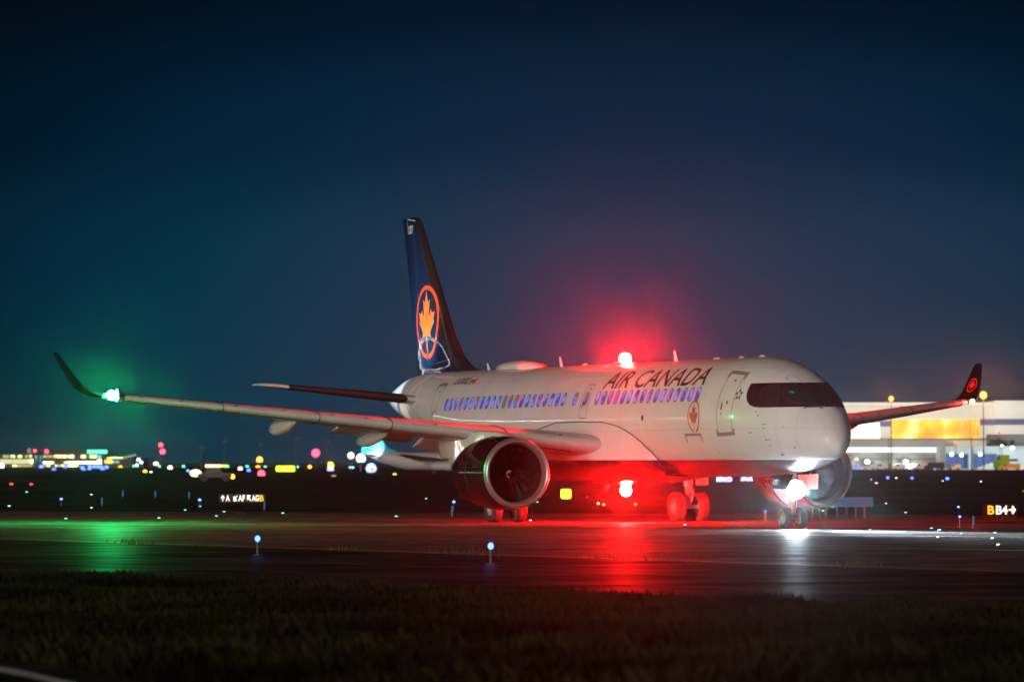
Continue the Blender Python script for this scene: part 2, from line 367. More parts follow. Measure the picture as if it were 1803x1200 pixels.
m_txt = mat('title_red_lit', (.045, .006, .008), .4, coat=.4)  # black lettering with the red beacon glow put into its colour
m_tyre = mat('tyre_rubber', (.035, .033, .033), .75, noise=(6, .3))
m_gear = mat('gear_enamel', (.55, .54, .52), .4, noise=(4, .2))
m_hub = mat('wheel_hub', (.40, .40, .40), .45, .3)
m_dark = mat('dark_cavity', (.010, .009, .009), .8)
m_glass = mat('cockpit_glass', (.006, .006, .009), .05, spec=.7)
m_mask = mat('black_eye_mask', (.005, .002, .003), .5, coat=.15, spec=.03)
m_pframe = mat('pane_frame_grey', (.06, .035, .04), .5)
m_win = glowmat('cabin_window_glow', (.07, .13, .95), 1.0, speckle=(3.1, (.035, .06, .50), (.17, .26, .86)))
m_win2 = glowmat('cabin_window_violet', (.25, .07, .7), 1.0, speckle=(3.1, (.10, .045, .38), (.30, .20, .75)))
m_win3 = glowmat('cabin_window_pink', (.7, .05, .5), 1.0, speckle=(3.1, (.26, .02, .24), (.55, .09, .60)))
m_wframe = mat('window_frame_dark', (.09, .07, .10), .5)
m_shade = mat('window_shade', (.34, .27, .24), .6)
m_whitepaint = mat('white_marking', (.75, .78, .80), .5)

s0, zt0 = .686, 2.598
def prof(s, L_, e, a): 
    u = min(max((s - s0) / L_, 0), 1); return (1 - (1 - u) ** a) ** e
TOPK = [(7, 5.25), (15, 5.29), (22, 5.345), (27, 5.38), (31, 5.40), (34.5, 5.40), (36.2, 5.33), (37.2, 5.18), (38.0, 4.99), (38.6, 4.83), (38.9, 4.70)]
BOTK = [(7, 1.55), (24, 1.55), (26, 1.62), (28, 1.83), (30, 2.18), (32, 2.62), (34, 3.06), (36, 3.46), (37.4, 3.74), (38.4, 3.98), (38.9, 4.22)]
WK = [(7, 1.76), (25, 1.76), (27, 1.74), (29, 1.66), (31, 1.50), (33, 1.27), (35, .99), (37, .66), (38.2, .45), (38.7, .33), (38.9, .22)]
MK = [(7, 3.40), (22, 3.44), (27, 3.52), (31, 3.78), (35, 4.20), (38.9, 4.45)]
def smooth_interp(K, s):
    xs = [k[0] for k in K]; ys = [k[1] for k in K]
    # average over a window for C1-looking curves
    return float(np.mean([np.interp(s + o, xs, ys) for o in (-.5, -.25, 0, .25, .5)])) if 8 < s < 38.2 else float(np.interp(s, xs, ys))
def section(s):
    if s < 7.6:
        T = zt0 + (5.25 - zt0) * prof(s, 5.619, .717, 2.474); B = zt0 - (zt0 - 1.55) * prof(s, 6.485, .384, 1.986)
        W = 1.76 * prof(s, 5.89, .524, 1.676); m_ = zt0 + (3.40 - zt0) * prof(s, 6, .8, 2)
        return T, B, W, m_
    return smooth_interp(TOPK, s), smooth_interp(BOTK, s), smooth_interp(WK, s), smooth_interp(MK, s)
NTH = 160
def ring(s):
    T, B, W, m_ = section(s); r = []
    for j in range(NTH):
        a = 2 * math.pi * j / NTH; sn = math.sin(a)
        r.append((-s, -W * math.cos(a), m_ + ((T - m_) if sn > 0 else (m_ - B)) * sn))
    return r
stations = [s0 + (x ** 2) * 7 for x in np.linspace(0.02, 1, 46)] + list(np.arange(7.9, 38.0, .3)) + [38.0, 38.3, 38.5, 38.7, 38.8, 38.9]
fb = MB(); fb.loft([ring(s) for s in stations], 0, True, True, True)
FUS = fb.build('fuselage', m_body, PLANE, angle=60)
bvh = BVHTree.FromPolygons([Vector(v) for v in fb.v], fb.f)

def surf_side(S, th, off, side=-1, tree=None):
    """point on the skin at station S and angle th (degrees above the horizontal through z = 3.4)"""
    o = Vector((-S, 0, 3.4)); d = Vector((0, side * math.cos(R(th)), math.sin(R(th))))
    h = (tree or bvh).ray_cast(o, d, 6)
    if h[0] is None: return o + d * 1.7
    return h[0] + d * off
def surf_z(S, z, off, side=-1, tree=None):
    h = (tree or bvh).ray_cast(Vector((-S, side * 6, z)), Vector((0, -side, 0)), 8)
    if h[0] is None: return Vector((-S, side * 1.7, z))
    n = h[1]; n = n if n.y * side > 0 else -n
    return h[0] + n * off
def surf_nose(phi, z, off):
    """phi: degrees from straight ahead, negative to starboard; the ray leaves an inner axis point horizontally"""
    o = Vector((-4.4, 0, z)); d = Vector((math.cos(R(phi)), math.sin(R(phi)), 0)); h = bvh.ray_cast(o, d, 8)
    return h[0] + d * off if h[0] else o + d * 3
def decal(name, m, parts, fn, parent, maxlen=.14, off=.007, thick=0.0):
    """parts: list of (verts2d, faces); fn(u, v, off) -> point on the skin"""
    b = MB()
    for k, (v, f) in enumerate(parts):
        mi = 0
        V, F = subdiv2d(v, f, maxlen); i0 = b.verts([fn(u, q, off) for u, q in V])
        for t in F: b.face([i0 + i for i in t], mi)
    o = b.build(name, m, parent, smooth=True, angle=80)
    return o
A2M = 1.83                                       # metres per radian on the upper side
def fn_arc(S0, th0, side=-1):
    """u metres forward from S0 (towards the nose), v metres up the skin from angle th0"""
    def f(u, v, off): return surf_side(S0 - u, th0 + math.degrees(v / A2M), off, side)
    return f
def fn_fwd(S0, z0, side=-1):
    def f(u, v, off): return surf_z(S0 - u, z0 + v, off, side)
    return f
def line_loop(pts, wd):
    """closed polyline to a strip of width wd"""
    n = len(pts); v = []; f = []
    for i in range(n):
        a = Vector(pts[i - 1]).to_3d(); b_ = Vector(pts[i]).to_3d(); c = Vector(pts[(i + 1) % n]).to_3d()
        d1 = (b_ - a).normalized(); d2 = (c - b_).normalized(); nn = Vector((-(d1 + d2).y, (d1 + d2).x, 0))
        nn = nn.normalized() if nn.length > 1e-6 else Vector((0, 1, 0)); nn *= wd / 2 / max(.4, math.sqrt(max(.1, (1 + d1.dot(d2)) / 2)))
        v += [(b_.x + nn.x, b_.y + nn.y), (b_.x - nn.x, b_.y - nn.y)]
    for i in range(n): k = (i + 1) % n; f.append((2 * i, 2 * i + 1, 2 * k + 1, 2 * k))
    return np.array(v), f
def rrect(w_, h_, r, n=5, cx=0, cy=0):
    p = []
    for qx, qy, a0 in ((1, 1, 0), (-1, 1, 90), (-1, -1, 180), (1, -1, 270)):
        for i in range(n + 1):
            a = R(a0 + 90 * i / n); p.append((cx + qx * (w_ / 2 - r) + r * math.cos(a), cy + qy * (h_ / 2 - r) + r * math.sin(a)))
    return p

# titles, both sides
def titles(side):
    v, f = text_mesh('AIR CANADA', 1.0, .006, 1.0, 1.0)
    mn, mx_ = v.min(0), v.max(0); v = (v - mn) / (mx_ - mn)
    v[:, 0] *= 7.95; v[:, 1] *= .78
    if side > 0: v[:, 0] = 7.95 - v[:, 0]
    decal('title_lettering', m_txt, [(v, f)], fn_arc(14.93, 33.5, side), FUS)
    v, f = text_mesh('C-GVDQ', 1.0, .03); mn, mx_ = v.min(0), v.max(0); v = (v - mn) / (mx_ - mn); v[:, 0] *= 1.42; v[:, 1] *= .40
    if side > 0: v[:, 0] = 1.42 - v[:, 0]
    decal('registration_lettering', m_black, [(v, f)], fn_arc(29.45, 48.0, side), FUS, off=.006)
    fl = []
    for a, b_ in ((0, .14), (.42, .56)): fl.append(poly2d([(a, 0), (b_, 0), (b_, .30), (a, .30)]))
    fl.append(poly2d([(x * .14 + .28, y * .13 + .15) for x, y in leaf_poly()]))
    decal('national_flag', m_red, fl, fn_arc(27.85, 48.5, side), FUS, off=.006)
titles(-1); titles(1)

# red rondel with leaf below the windows
def rondel(S0, z0, side=-1):
    ring_a = ring_strip(.44, .50, .06, 40, R(-80), R(260)); ring_a = (ring_a[0] * [1, 1], ring_a[1])
    lf = [(x * .36, y * .40) for x, y in leaf_poly()]
    decal('leaf_emblem', m_red, [ring_a, poly2d(lf)], fn_fwd(S0, z0, side), FUS, .12)
rondel(7.14, 3.42); rondel(7.14, 3.42, 1)

# cabin windows
def window(S, side, kind, k):
    fr = MB()
    th_ = math.degrees(math.asin((4.11 - 3.4) / 1.85))
    fn = fn_arc(S, th_ + 1.0, side)
    o = decal('cabin_window', kind, [poly2d(rrect(.26, .44, .12, 6))], fn, FUS, .12, .008)
    decal('window_frame', m_wframe, [line_loop(rrect(.284, .464, .13, 5), .036)], fn, o, .12, .010)
    if k: 
        if k == 1: pl = rrect(.26, .44, .12, 6)
        else:
            h0 = {.5: .0, .35: .06, .3: .08}[k]; full = rrect(.26, .44, .12, 6); pl = [(x, max(y, h0)) for x, y in full]
            q = []; 
            for p in pl:
                if not q or abs(p[0] - q[-1][0]) + abs(p[1] - q[-1][1]) > 1e-4: q.append(p)
            pl = q
        decal('shade', m_shade, [poly2d(pl)], fn, o, .12, .013)
aft = [29.09 - i * (29.09 - 17.85) / 21 for i in range(22)]
fwdw = [14.97 - i * (14.97 - 7.09) / 15 for i in range(16)]
shades = {3: .5, 6: .35, 11: 1, 12: .35, 13: .5}
pinks = {0: 2, 1: 2, 2: 3, 3: 3, 4: 2, 5: 1, 6: 2, 7: 2, 8: 2, 9: 2, 10: 2, 11: 2, 12: 2, 13: 2, 14: 2, 15: 2}
wm = {1: m_win, 2: m_win2, 3: m_win3}
for side in (-1, 1):
    for i, S in enumerate(aft): window(S, side, m_win2 if i in (17, 18, 14) else m_win, shades.get(i, 0) if side < 0 else 0)
    window(16.85, side, m_win, .35 if side < 0 else 0); window(15.93, side, m_win2, .35 if side < 0 else 0)
    for i, S in enumerate(fwdw): window(S, side, wm[pinks[i]], 0)

# doors: outline seam, scuff plates, handle and small placards
def door(name, S0, zb, zt, wd, side, plates=True, seam=.022):
    """S0 centre station, zb..zt heights on the skin"""
    thb = math.degrees(math.asin((zb - 3.4) / 1.86)); tht = math.degrees(math.asin((zt - 3.4) / 1.86)); h_ = R(tht - thb) * A2M
    fn = fn_arc(S0, thb, side)
    o = decal(name, m_lineb, [line_loop(rrect(wd, h_, .12, 5, 0, h_ / 2), seam)], fn, FUS, .12, .007)
    if plates:
        decal('scuff_plate', m_recess, [poly2d(rrect(wd + .22, .16, .03, 3, 0, h_ + .02)), poly2d([(-wd / 2 - .11, h_ - .22), (-wd / 2 + .02, h_ - .16), (-wd / 2 + .02, h_), (-wd / 2 - .11, h_)]), poly2d([(wd / 2 - .02, h_ - .16), (wd / 2 + .11, h_ - .22), (wd / 2 + .11, h_), (wd / 2 - .02, h_)])], fn, o, .12, .010)
        decal('scuff_plate', m_recess, [poly2d(rrect(wd + .22, .13, .03, 3, 0, -.05)), poly2d([(-wd / 2 - .11, .12), (-wd / 2 - .02, .10), (-wd / 2 - .02, 0), (-wd / 2 - .11, 0)][::-1]), poly2d([(wd / 2 + .02, .10), (wd / 2 + .11, .12), (wd / 2 + .11, 0), (wd / 2 + .02, 0)][::-1])], fn, o, .12, .010)
    decal('handle', m_lineb, [poly2d(rrect(.07, .26, .03, 3, -wd * .22, h_ * .42)), poly2d(rrect(.05, .08, .02, 3, -wd * .2, h_ * .30))], fn, o, .12, .009)
    decal('placard', m_seam, [poly2d(rrect(.12, .09, .02, 3, .08, h_ * .86))], fn, o, .12, .009)
    decal('placard', m_seam, [poly2d(rrect(.10, .12, .02, 3, .10, h_ * .48))], fn, o, .12, .009)
    return o
for sd in (-1, 1):
    door('service_door', 5.12, 2.86, 4.80, .86, sd)
    door('aft_door', 30.55, 2.95, 4.86, .66, sd)
    door('exit_hatch', 15.95, 3.46, 4.60, .62, sd, False, .026)
# hold loading step below the rondel
decal('cargo_step', m_recess, [poly2d([(-.62, -.02), (.62, -.02), (.62, .06), (-.62, .06)]), poly2d([(-.62, -.26), (-.53, -.16), (-.53, 0), (-.62, 0)]), poly2d([(.53, -.16), (.62, -.26), (.62, 0), (.53, 0)])], fn_fwd(7.35, 2.84), FUS, .12)
# five-pointed alliance mark and sundry placards by the forward door
st = []
for k in range(5):
    a = R(90 + 72 * k); ca, sa = math.cos(a), math.sin(a)
    tri = [(0.20, 0), (.05, .075), (.10, -.05)]
    st.append(poly2d([(x * ca - y * sa, x * sa + y * ca) for x, y in tri]))
decal('star_mark', m_black, st, fn_fwd(4.50, 4.05), FUS, .12)
decal('star_mark', m_black, [(v * [-1, 1], [q[::-1] for q in f]) for v, f in st], fn_fwd(4.50, 4.05, 1), FUS, .12)
def nose_marks():
    b = []
    for S, z, a, c in ((3.45, 3.52, .10, .03), (3.32, 3.40, .08, .06), (2.98, 3.14, .30, .028), (3.05, 3.02, .08, .05), (3.72, 2.90, .16, .05), (2.95, 2.68, .30, .035), (2.95, 2.50, .06, .06), (2.60, 2.24, .15, .08), (2.2, 3.05, .03, .05), (1.9, 2.45, .07, .06), (8.3, 2.62, .05, .06), (6.0, 2.30, .05, .07)):
        b.append((S, z, a, c))
    for S, z, a, c in b: decal('sensor_probe', m_black, [poly2d([(-a / 2, -c / 2), (a / 2, 0), (-a / 2, c / 2)])], fn_fwd(S, z), FUS, .2, .010)
nose_marks()
decal('vent_port', m_dark, [poly2d(rrect(.16, .18, .07, 5))], fn_fwd(11.05, 3.42), FUS, .12)
decal('radome_seam', m_seam, [line_loop(rrect(.90, .34, .05, 3), .018)], lambda u, v, off: surf_side(2.55 - u, 66 + math.degrees(v / 1.7), off, -1), FUS, .12)
# radome joint, a fine line around the nose
jb = MB(); prev = [bvh.ray_cast(Vector((-1.75, 0, 2.9)), Vector((0, math.cos(t), math.sin(t))), 5)[0] for t in np.linspace(0, 2 * math.pi, 80)]
jb.path([p + (p - Vector((-1.75, 0, 2.9))).normalized() * -.004 for p in prev if p is not None], .0075, 5)
jb.build('radome_joint', mat('joint_pale', (.42, .40, .38), .5), FUS)

# cockpit glazing: a black mask wrapped round the nose with six panes in it
ztop, zbot = 4.385, 3.645
mask = []
PHI_AFT = None
h = surf_z(3.55, 4.0, 0); PHI_AFT = math.degrees(math.atan2(h.y, h.x + 4.4))
phs = -79.0
def mask_poly():
    p = [(phs + 1, ztop), (phs, 4.15), (phs + 1.5, 4.00), (phs + 5, 3.85), (phs + 11, 3.73), (phs + 19, 3.665), (phs + 28, zbot)]
    q = [(-x, y) for x, y in p[::-1]]
    return p + q
mk = mask_poly()
def scaled(pl): return [(x * .03, y) for x, y in pl]              # degrees to roughly metres so that subdivision is even
fnn = lambda u, v, off: surf_nose(u / .03, v, off)
MASK = decal('cockpit_mask', m_mask, [poly2d(scaled(mk))], fnn, FUS, .09, .008)
for sg in (-1, 1):
    panes = [[(-1.6, 4.30), (-24.5, 4.30), (-27, 4.10), (-27, 3.98), (-20, 3.80), (-6.0, 3.71), (-1.6, 3.70)],
             [(-30.5, 4.30), (-44, 4.31), (-50, 4.26), (-53, 4.12), (-52, 3.95), (-46, 3.80), (-33, 3.74), (-30.5, 3.77)]]
    for pn in panes:
        pl = [(x * -sg if sg > 0 else x, y) for x, y in pn]
        if sg > 0: pl = pl[::-1]
        decal('windscreen_pane', m_glass, [poly2d(scaled(pl))], fnn, MASK, .09, .013)
        decal('pane_frame', m_pframe, [line_loop(scaled(pl), .012)], fnn, MASK, .09, .015)
# head-up display glow seen through the side pane, and wipers
decal('instrument_glow', glowmat('instrument_green', (.02, .55, .30), .55), [poly2d([(-18.0 * .03, 4.11), (-19.0 * .03, 4.13), (-22.5 * .03, 4.12), (-22 * .03, 4.09), (-20 * .03, 4.08), (-19 * .03, 4.05), (-18.2 * .03, 4.07)])], fnn, MASK, .09, .017)
for sg in (-1, 1):
    wp = MB(); wp.path([surf_nose(sg * 4 , 3.59, .03), surf_nose(sg * 6, 3.65, .05), surf_nose(sg * 12, 3.64, .05), surf_nose(sg * 14, 3.60, .03)], .016, 6)
    wp.build('wiper', m_black, FUS)

# wing to body fairing
SEAM = [(10.86, 1.66), (10.9, 2.15), (11.0, 2.36), (11.44, 2.67), (12.12, 2.96), (12.95, 3.17), (14.1, 3.31), (16.2, 3.35), (18.2, 3.34), (19.8, 3.14), (22, 2.6), (24.0, 2.05), (25.2, 1.75)]
ZB = [(10.86, 1.56), (12.0, 1.44), (13.5, 1.34), (16.4, 1.27), (20, 1.27), (23, 1.40), (25.2, 1.60)]
WW = [(10.86, 1.02), (11.0, 1.30), (11.5, 1.52), (12.5, 1.74), (14, 1.97), (16, 2.15), (20, 2.15), (22.5, 1.95), (25.2, 1.20)]
def fring(S, side):
    zs = np.interp(S, *zip(*SEAM)); zb = np.interp(S, *zip(*ZB)); W = np.interp(S, *zip(*WW)); zm_ = min(2.35, zs - .12)
    zm_ = max(zm_, zb + .35) if zs > zb + .5 else (zs + zb) / 2
    y0 = abs(surf_z(S, zs, .02).y); W = max(W, y0 * .96); pts = []
    for u in np.linspace(0, 1, 14):
        e = u * u * (3 - 2 * u); pts.append((-S, side * (y0 + (W - y0) * e), zs + (zm_ - zs) * u))
    for a in np.linspace(0, 1, 26)[1:]:
        t = a * math.pi / 2; pts.append((-S, side * W * abs(math.cos(t)) ** .72, zm_ - (zm_ - zb) * math.sin(t) ** .85))
    return pts
fS = [10.86, 10.9, 11.0, 11.2] + list(np.arange(11.44, 25.2, .28)) + [25.2]
fa = MB()
for side in (-1, 1): fa.loft([fring(s, side) for s in fS], 0, False)
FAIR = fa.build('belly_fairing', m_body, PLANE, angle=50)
sm = MB(); sm.path([surf_z(s, np.interp(s, *zip(*SEAM)), .03) for s in fS if s < 20.2], .016, 6)
sm.build('fairing_seam', m_lineb, FAIR)
fbvh = BVHTree.FromPolygons([Vector(v) for v in fa.v], fa.f)
# wheel wells in the fairing and small inlets
for side in (-1, 1):
    fn = (lambda sd: lambda u, v, off: surf_z(18.4 - u, 1.78 + v, off, sd, fbvh))(side)
    decal('wheel_well', m_dark, [poly2d([(-1.0, .10), (-.55, -.10), (.1, -.20), (.8, -.16), (1.15, .02), (.8, .16), (.2, .22), (-.6, .20)])], fn, FAIR, .12, .012)
for S_, z_, a in ((12.55, 1.55, .5), (11.95, 1.52, .22)):
    decal('air_inlet', m_dark, [poly2d([(-a / 2, .05), (a / 2, .09), (a / 2 - .04, -.05)])], lambda u, v, off: surf_z(S_ - u, z_ + v, off, -1, fbvh), FAIR, .1, .012)
# ram air outlet fin and small probes on the belly
mb = MB(); mb.loft([[(-17.9, -.02, 1.28), (-17.7, 0, 1.28), (-17.9, .02, 1.28), (-18.15, 0, 1.28)], [(-18.1, -.01, 1.02), (-17.98, 0, 1.02), (-18.1, .01, 1.02), (-18.3, 0, 1.02)]], 0, True, True, True)
mb.build('drain_mast', m_gear, FAIR)

# airfoil sections --------------------------------------------------
def foil(le, chord, tc_, up=(0, 0, 1), inc=0.0, n=15, droop=0.0):
    """closed loop from the trailing edge over the top to the leading edge and back; le is the leading edge point"""
    up = Vector(up); pts = []
    xs = [(1 - math.cos(math.pi * i / n)) / 2 for i in range(n + 1)]
    def t_(x): return 5 * tc_ * (.2969 * math.sqrt(x) - .126 * x - .3516 * x * x + .2843 * x ** 3 - .1036 * x ** 4)
    def camb(x): return -.03 * (1 - x) ** 2 * 0 + .012 * math.sin(math.pi * x) - droop * max(0, x - .7) ** 1.3
    for x in xs[::-1]: pts.append((x, camb(x) + t_(x)))
    for x in xs[1:]: pts.append((x, camb(x) - t_(x)))
    ci, si = math.cos(inc), math.sin(inc); o = []
    for x, z in pts:
        xx, zz = x * ci + z * si, -x * si + z * ci
        o.append(Vector(le) + Vector((-xx * chord, 0, 0)) + up * (zz * chord))
    return o
def wing(side):
    def le(y): return Vector((-(14.10 + .58 * (y - 2.2)), side * y, 2.60 + .115 * (y - 2.2)))
    def te(y): return float(np.interp(y, [1.4, 6.0, 16.3], [20.3, 20.75, 24.15]))
    rings = []
    for y in [1.4, 2.2, 3, 4, 5, 6, 7.5, 9, 10.5, 12, 13.5, 15, 15.9]:
        l = le(y); c = te(y) + l.x; rings.append(foil(l, c, float(np.interp(y, [1.4, 6, 16], [.115, .125, .115])), (0, 0, 1), R(1.0)))
    # wingtip blends up into a canted winglet
    l0 = le(15.9)
    wl = [(16.3, 4.225, 22.35, 1.74, .10, 12), (16.62, 4.33, 22.58, 1.55, .095, 32), (16.85, 4.52, 22.80, 1.38, .09, 50), (17.05, 4.80, 23.02, 1.20, .085, 60), (17.28, 5.20, 23.33, .93, .08, 63), (17.46, 5.54, 23.62, .68, .08, 64), (17.53, 5.67, 23.80, .42, .07, 64)]
    W = MB(); W.loft(rings + [foil((-wl[0][2], side * wl[0][0], wl[0][1]), wl[0][3], wl[0][4], (0, -side * math.sin(R(wl[0][5])), math.cos(R(wl[0][5]))))], 0, True, True, False)
    wo = W.build('wing', m_wing, PLANE, angle=35)
    W2 = MB(); W2.loft([foil((-S, side * y, z), c, t, (0, -side * math.sin(R(a)), math.cos(R(a)))) for y, z, S, c, t, a in wl], 0, True, False, True)
    wlo = W2.build('winglet', m_navyd, wo, angle=35)
    # emblem on the inner face of the winglet
    yc, zc, Sc = 16.98, 4.86, 23.55; a = R(58); inn = Vector((0, -side * math.sin(a), math.cos(a))); upv = Vector((-.42, side * math.cos(a), math.sin(a))).normalized(); fw = Vector((1, 0, 0))
    wb2 = BVHTree.FromPolygons([Vector(v) for v in W2.v], W2.f)
    def fw_(u, v, off):
        p = Vector((-Sc, side * yc, zc)) + fw * u + upv * v; h_ = wb2.ray_cast(p + inn * .6, -inn, 1.2)
        return (h_[0] if h_[0] else p) + inn * off
    decal('leaf_emblem', m_red, [ring_strip(.34, .34, .045, 36), poly2d([(x * .25, y * .26) for x, y in leaf_poly()])], fw_, wlo, .1, .006)
    # slat seams and nose line
    sl = MB()
    for y in (4.6, 7.9, 10.0, 12.8, 15.7):
        l = le(y); c = te(y) + l.x; f_ = foil(l + Vector((.004, 0, 0)), c, .127, (0, 0, 1), R(1.0)); sl.path(f_[9:22], .013, 5)
    a_ = [foil(le(y), te(y) + le(y).x, .118 if y < 9 else .117, (0, 0, 1), R(1.0))[11] + Vector((0, 0, .008)) for y in np.linspace(5.4, 15.7, 12)]
    b_ = [foil(le(y), te(y) + le(y).x, .118, (0, 0, 1), R(1.0))[18] + Vector((0, 0, -.008)) for y in np.linspace(2.6, 15.7, 12)]
    sl.path(b_, .018, 5)
    sl.build('slat_seam', m_lineb, wo)
    bo = MB()
    for y in (3.0, 6.6, 8.6, 9.6, 11.0, 12.4, 14.0, 15.2):
        l = le(y); c = te(y) + l.x; p = foil(l, c, .122, (0, 0, 1), R(1.0))[13]; bo.sphere(p, .045, sx=1, sy=1.6, sz=.35, nu=8, nv=5)
    bo.build('access_port', m_black, wo)
    # flaps slightly out
    fl = MB()
    for y0, y1, dfl, dz_ in ((2.2, 5.9, 15, .045), (6.1, 8.6, 12, .035), (8.7, 12.2, 2, .01)):
        rr = []
        for y in (y0, (y0 + y1) / 2, y1):
            l = le(y); c = te(y) + l.x; base = Vector((l.x - c * .80, side * y, l.z - c * dz_)); rr.append(foil(base, c * .26, .10, (0, 0, 1), R(dfl)))
        fl.loft(rr, 0, True, True, True)
    fl.build('flap', m_wing, wo, angle=35)
    # canoe fairings over the flap tracks
    for y, S1, z1, ln in ((10.4, 22.78, 3.04, 3.2), (7.4, 22.4, 2.66, 3.5), (4.75, 21.4, 2.24, 3.2)):
        cn = MB(); prof_ = [(0, .02), (.06, .09), (.18, .17), (.35, .215), (.6, .20), (.85, .12), (1.0, .03)]
        rs = []
        for t, r in prof_:
            cxp = Vector((-S1 + t * ln, side * y, z1 + .04 + .40 * t ** .9)); rs.append([cxp + Vector((0, r * .95 * math.cos(q), r * 1.5 * math.sin(q))) for q in [2 * math.pi * i / 20 for i in range(20)]])
        cn.loft(rs, 0, True, True, True); cn.build('flap_track_fairing', m_body_light, wo)
    return wo, le
m_body_light = mat('fairing_paint', (.66, .63, .60), .3, coat=.8, noise=(1, .1))
WR, le_f = wing(-1); WL, _ = wing(1)

# engines ------------------------------------------------------------
def engine(side):
    yc, zc, S0 = side * 5.4, 1.67, 12.58; c = (-S0, yc, zc); ax = (-1, 0, 0)
    e = MB(); e.revolve([(.16, 1.125), (.4, 1.155), (.9, 1.185), (1.5, 1.195), (2.1, 1.17), (2.7, 1.10), (3.2, 1.0), (3.55, .90), (3.54, .86), (3.0, .80)], c, ax, 72)
    eo = e.build('engine', m_navyd, PLANE, angle=50)
    lip = MB(); pr_ = []
    for i in range(15):
        t = -math.pi / 2 + math.pi * i / 14
        pr_.append((.16 - .16 * math.cos(t) ** 1 + .0, 1.035 + .09 * math.sin(t)))
    pr_ = [(.30, .925)] + [(d, r) for d, r in pr_]; pr_.append((.165, 1.127))
    lip.revolve(pr_, c, ax, 72); lip.build('inlet_lip', m_metal, eo, angle=60)
    du = MB(); du.revolve([(.30, .925), (.6, .91), (1.1, .93), (1.15, .93), (1.15, .2)], c, ax, 64); du.build('inlet_duct', mat('inlet_liner', (.010, .010, .010), .5, .2) if side < 0 else bpy.data.materials['inlet_liner'], eo)
    fan = MB(); nb = 18
    for k in range(nb):
        a = 2 * math.pi * k / nb; rows = []
        for j in range(7):
            r = .25 + .66 * j / 6; sweep = -.10 * math.sin(j / 6 * 2.2); tw = R(20 + 42 * j / 6); wd = .20
            er = Vector((0, math.cos(a + sweep), math.sin(a + sweep))); et = Vector((0, -er.z, er.y)); o_ = Vector(c) + Vector((-1.02, 0, 0)) + er * r
            dv = (Vector((1, 0, 0)) * math.cos(tw) + et * math.sin(tw)) * wd
            rows.append([o_ - dv, o_ + dv * 1.0])
        fan.loft(rows, 0, False)
    fan.build('fan', mat('fan_blades', (.025, .023, .023), .4, .4) if side < 0 else bpy.data.materials['fan_blades'], eo)
    sp = MB(); sp.revolve([(.62, .01), (.70, .07), (.85, .15), (1.05, .25)], c, ax, 32, 0, True); spo = sp.build('spinner', m_dark, eo)
    sw = MB(); pts_ = []
    for i in range(12):
        t = i / 11; a = 1.2 + t * 3.6; d = .66 + .16 * t; r = .045 + .10 * t; pts_.append(Vector(c) + Vector((-d + .012, math.cos(a) * r, math.sin(a) * r)))
    for i in range(11): sw.tube(pts_[i], pts_[i + 1], .007 + .012 * i / 11, .007 + .012 * (i + 1) / 11, 6)
    sw.build('spinner_swirl', m_whitepaint, spo)
    co = MB(); co.revolve([(2.9, .70), (3.6, .62), (4.3, .46), (4.31, .40), (4.2, .36), (4.9, .08)], c, ax, 40, 0, False, True); co.build('core_exhaust', m_metal, eo)
    # pylon
    py = MB(); rs = []
    for S, zb_, zt_, hw in ((13.45, 2.80, 2.86, .05), (14.0, 2.74, 2.97, .16), (15.0, 2.66, 3.05, .24), (15.9, 2.50, 3.03, .26), (16.8, 2.15, 2.98, .26), (17.6, 2.05, 2.95, .24), (18.6, 2.15, 2.9, .18), (19.6, 2.45, 2.86, .06)):
        rs.append([(-S, yc + hw * q, z) for q, z in ((-1, zb_ + .04), (-.85, zb_), (.85, zb_), (1, zb_ + .04), (1, zt_ - .05), (.7, zt_), (-.7, zt_), (-1, zt_ - .05))])
    py.loft(rs, 0, True, True, True); py.build('pylon', m_body_light, eo, angle=35)
    # strake and fan cowl seam
    sk = MB(); 
    a = R(35); er = Vector((0, -side * math.cos(a), math.sin(a))); base = Vector((-13.6, yc, zc))
    sk.loft([[base + er * 1.17, base + Vector((-.9, 0, 0)) + er * 1.17], [base + Vector((-.55, 0, 0)) + er * 1.42, base + Vector((-.95, 0, 0)) + er * 1.45]], 0, False)
    sk.build('strake', m_navyd, eo)
    se = MB()
    se.path([Vector(c) + Vector((-1.62, 0, 0)) + Vector((0, math.cos(t), math.sin(t))) * 1.197 for t in np.linspace(0, 2 * math.pi, 60)], .008, 5)
    se.path([Vector(c) + Vector((-d, 0, 0)) + Vector((0, math.cos(R(-82)) , math.sin(R(-82)))) * r for d, r in ((.2, 1.13), (.9, 1.186), (1.6, 1.197), (2.7, 1.10), (3.5, .91))], .010, 5)
    se.build('cowl_seam', m_black, eo)
    return eo
engine(-1); engine(1)

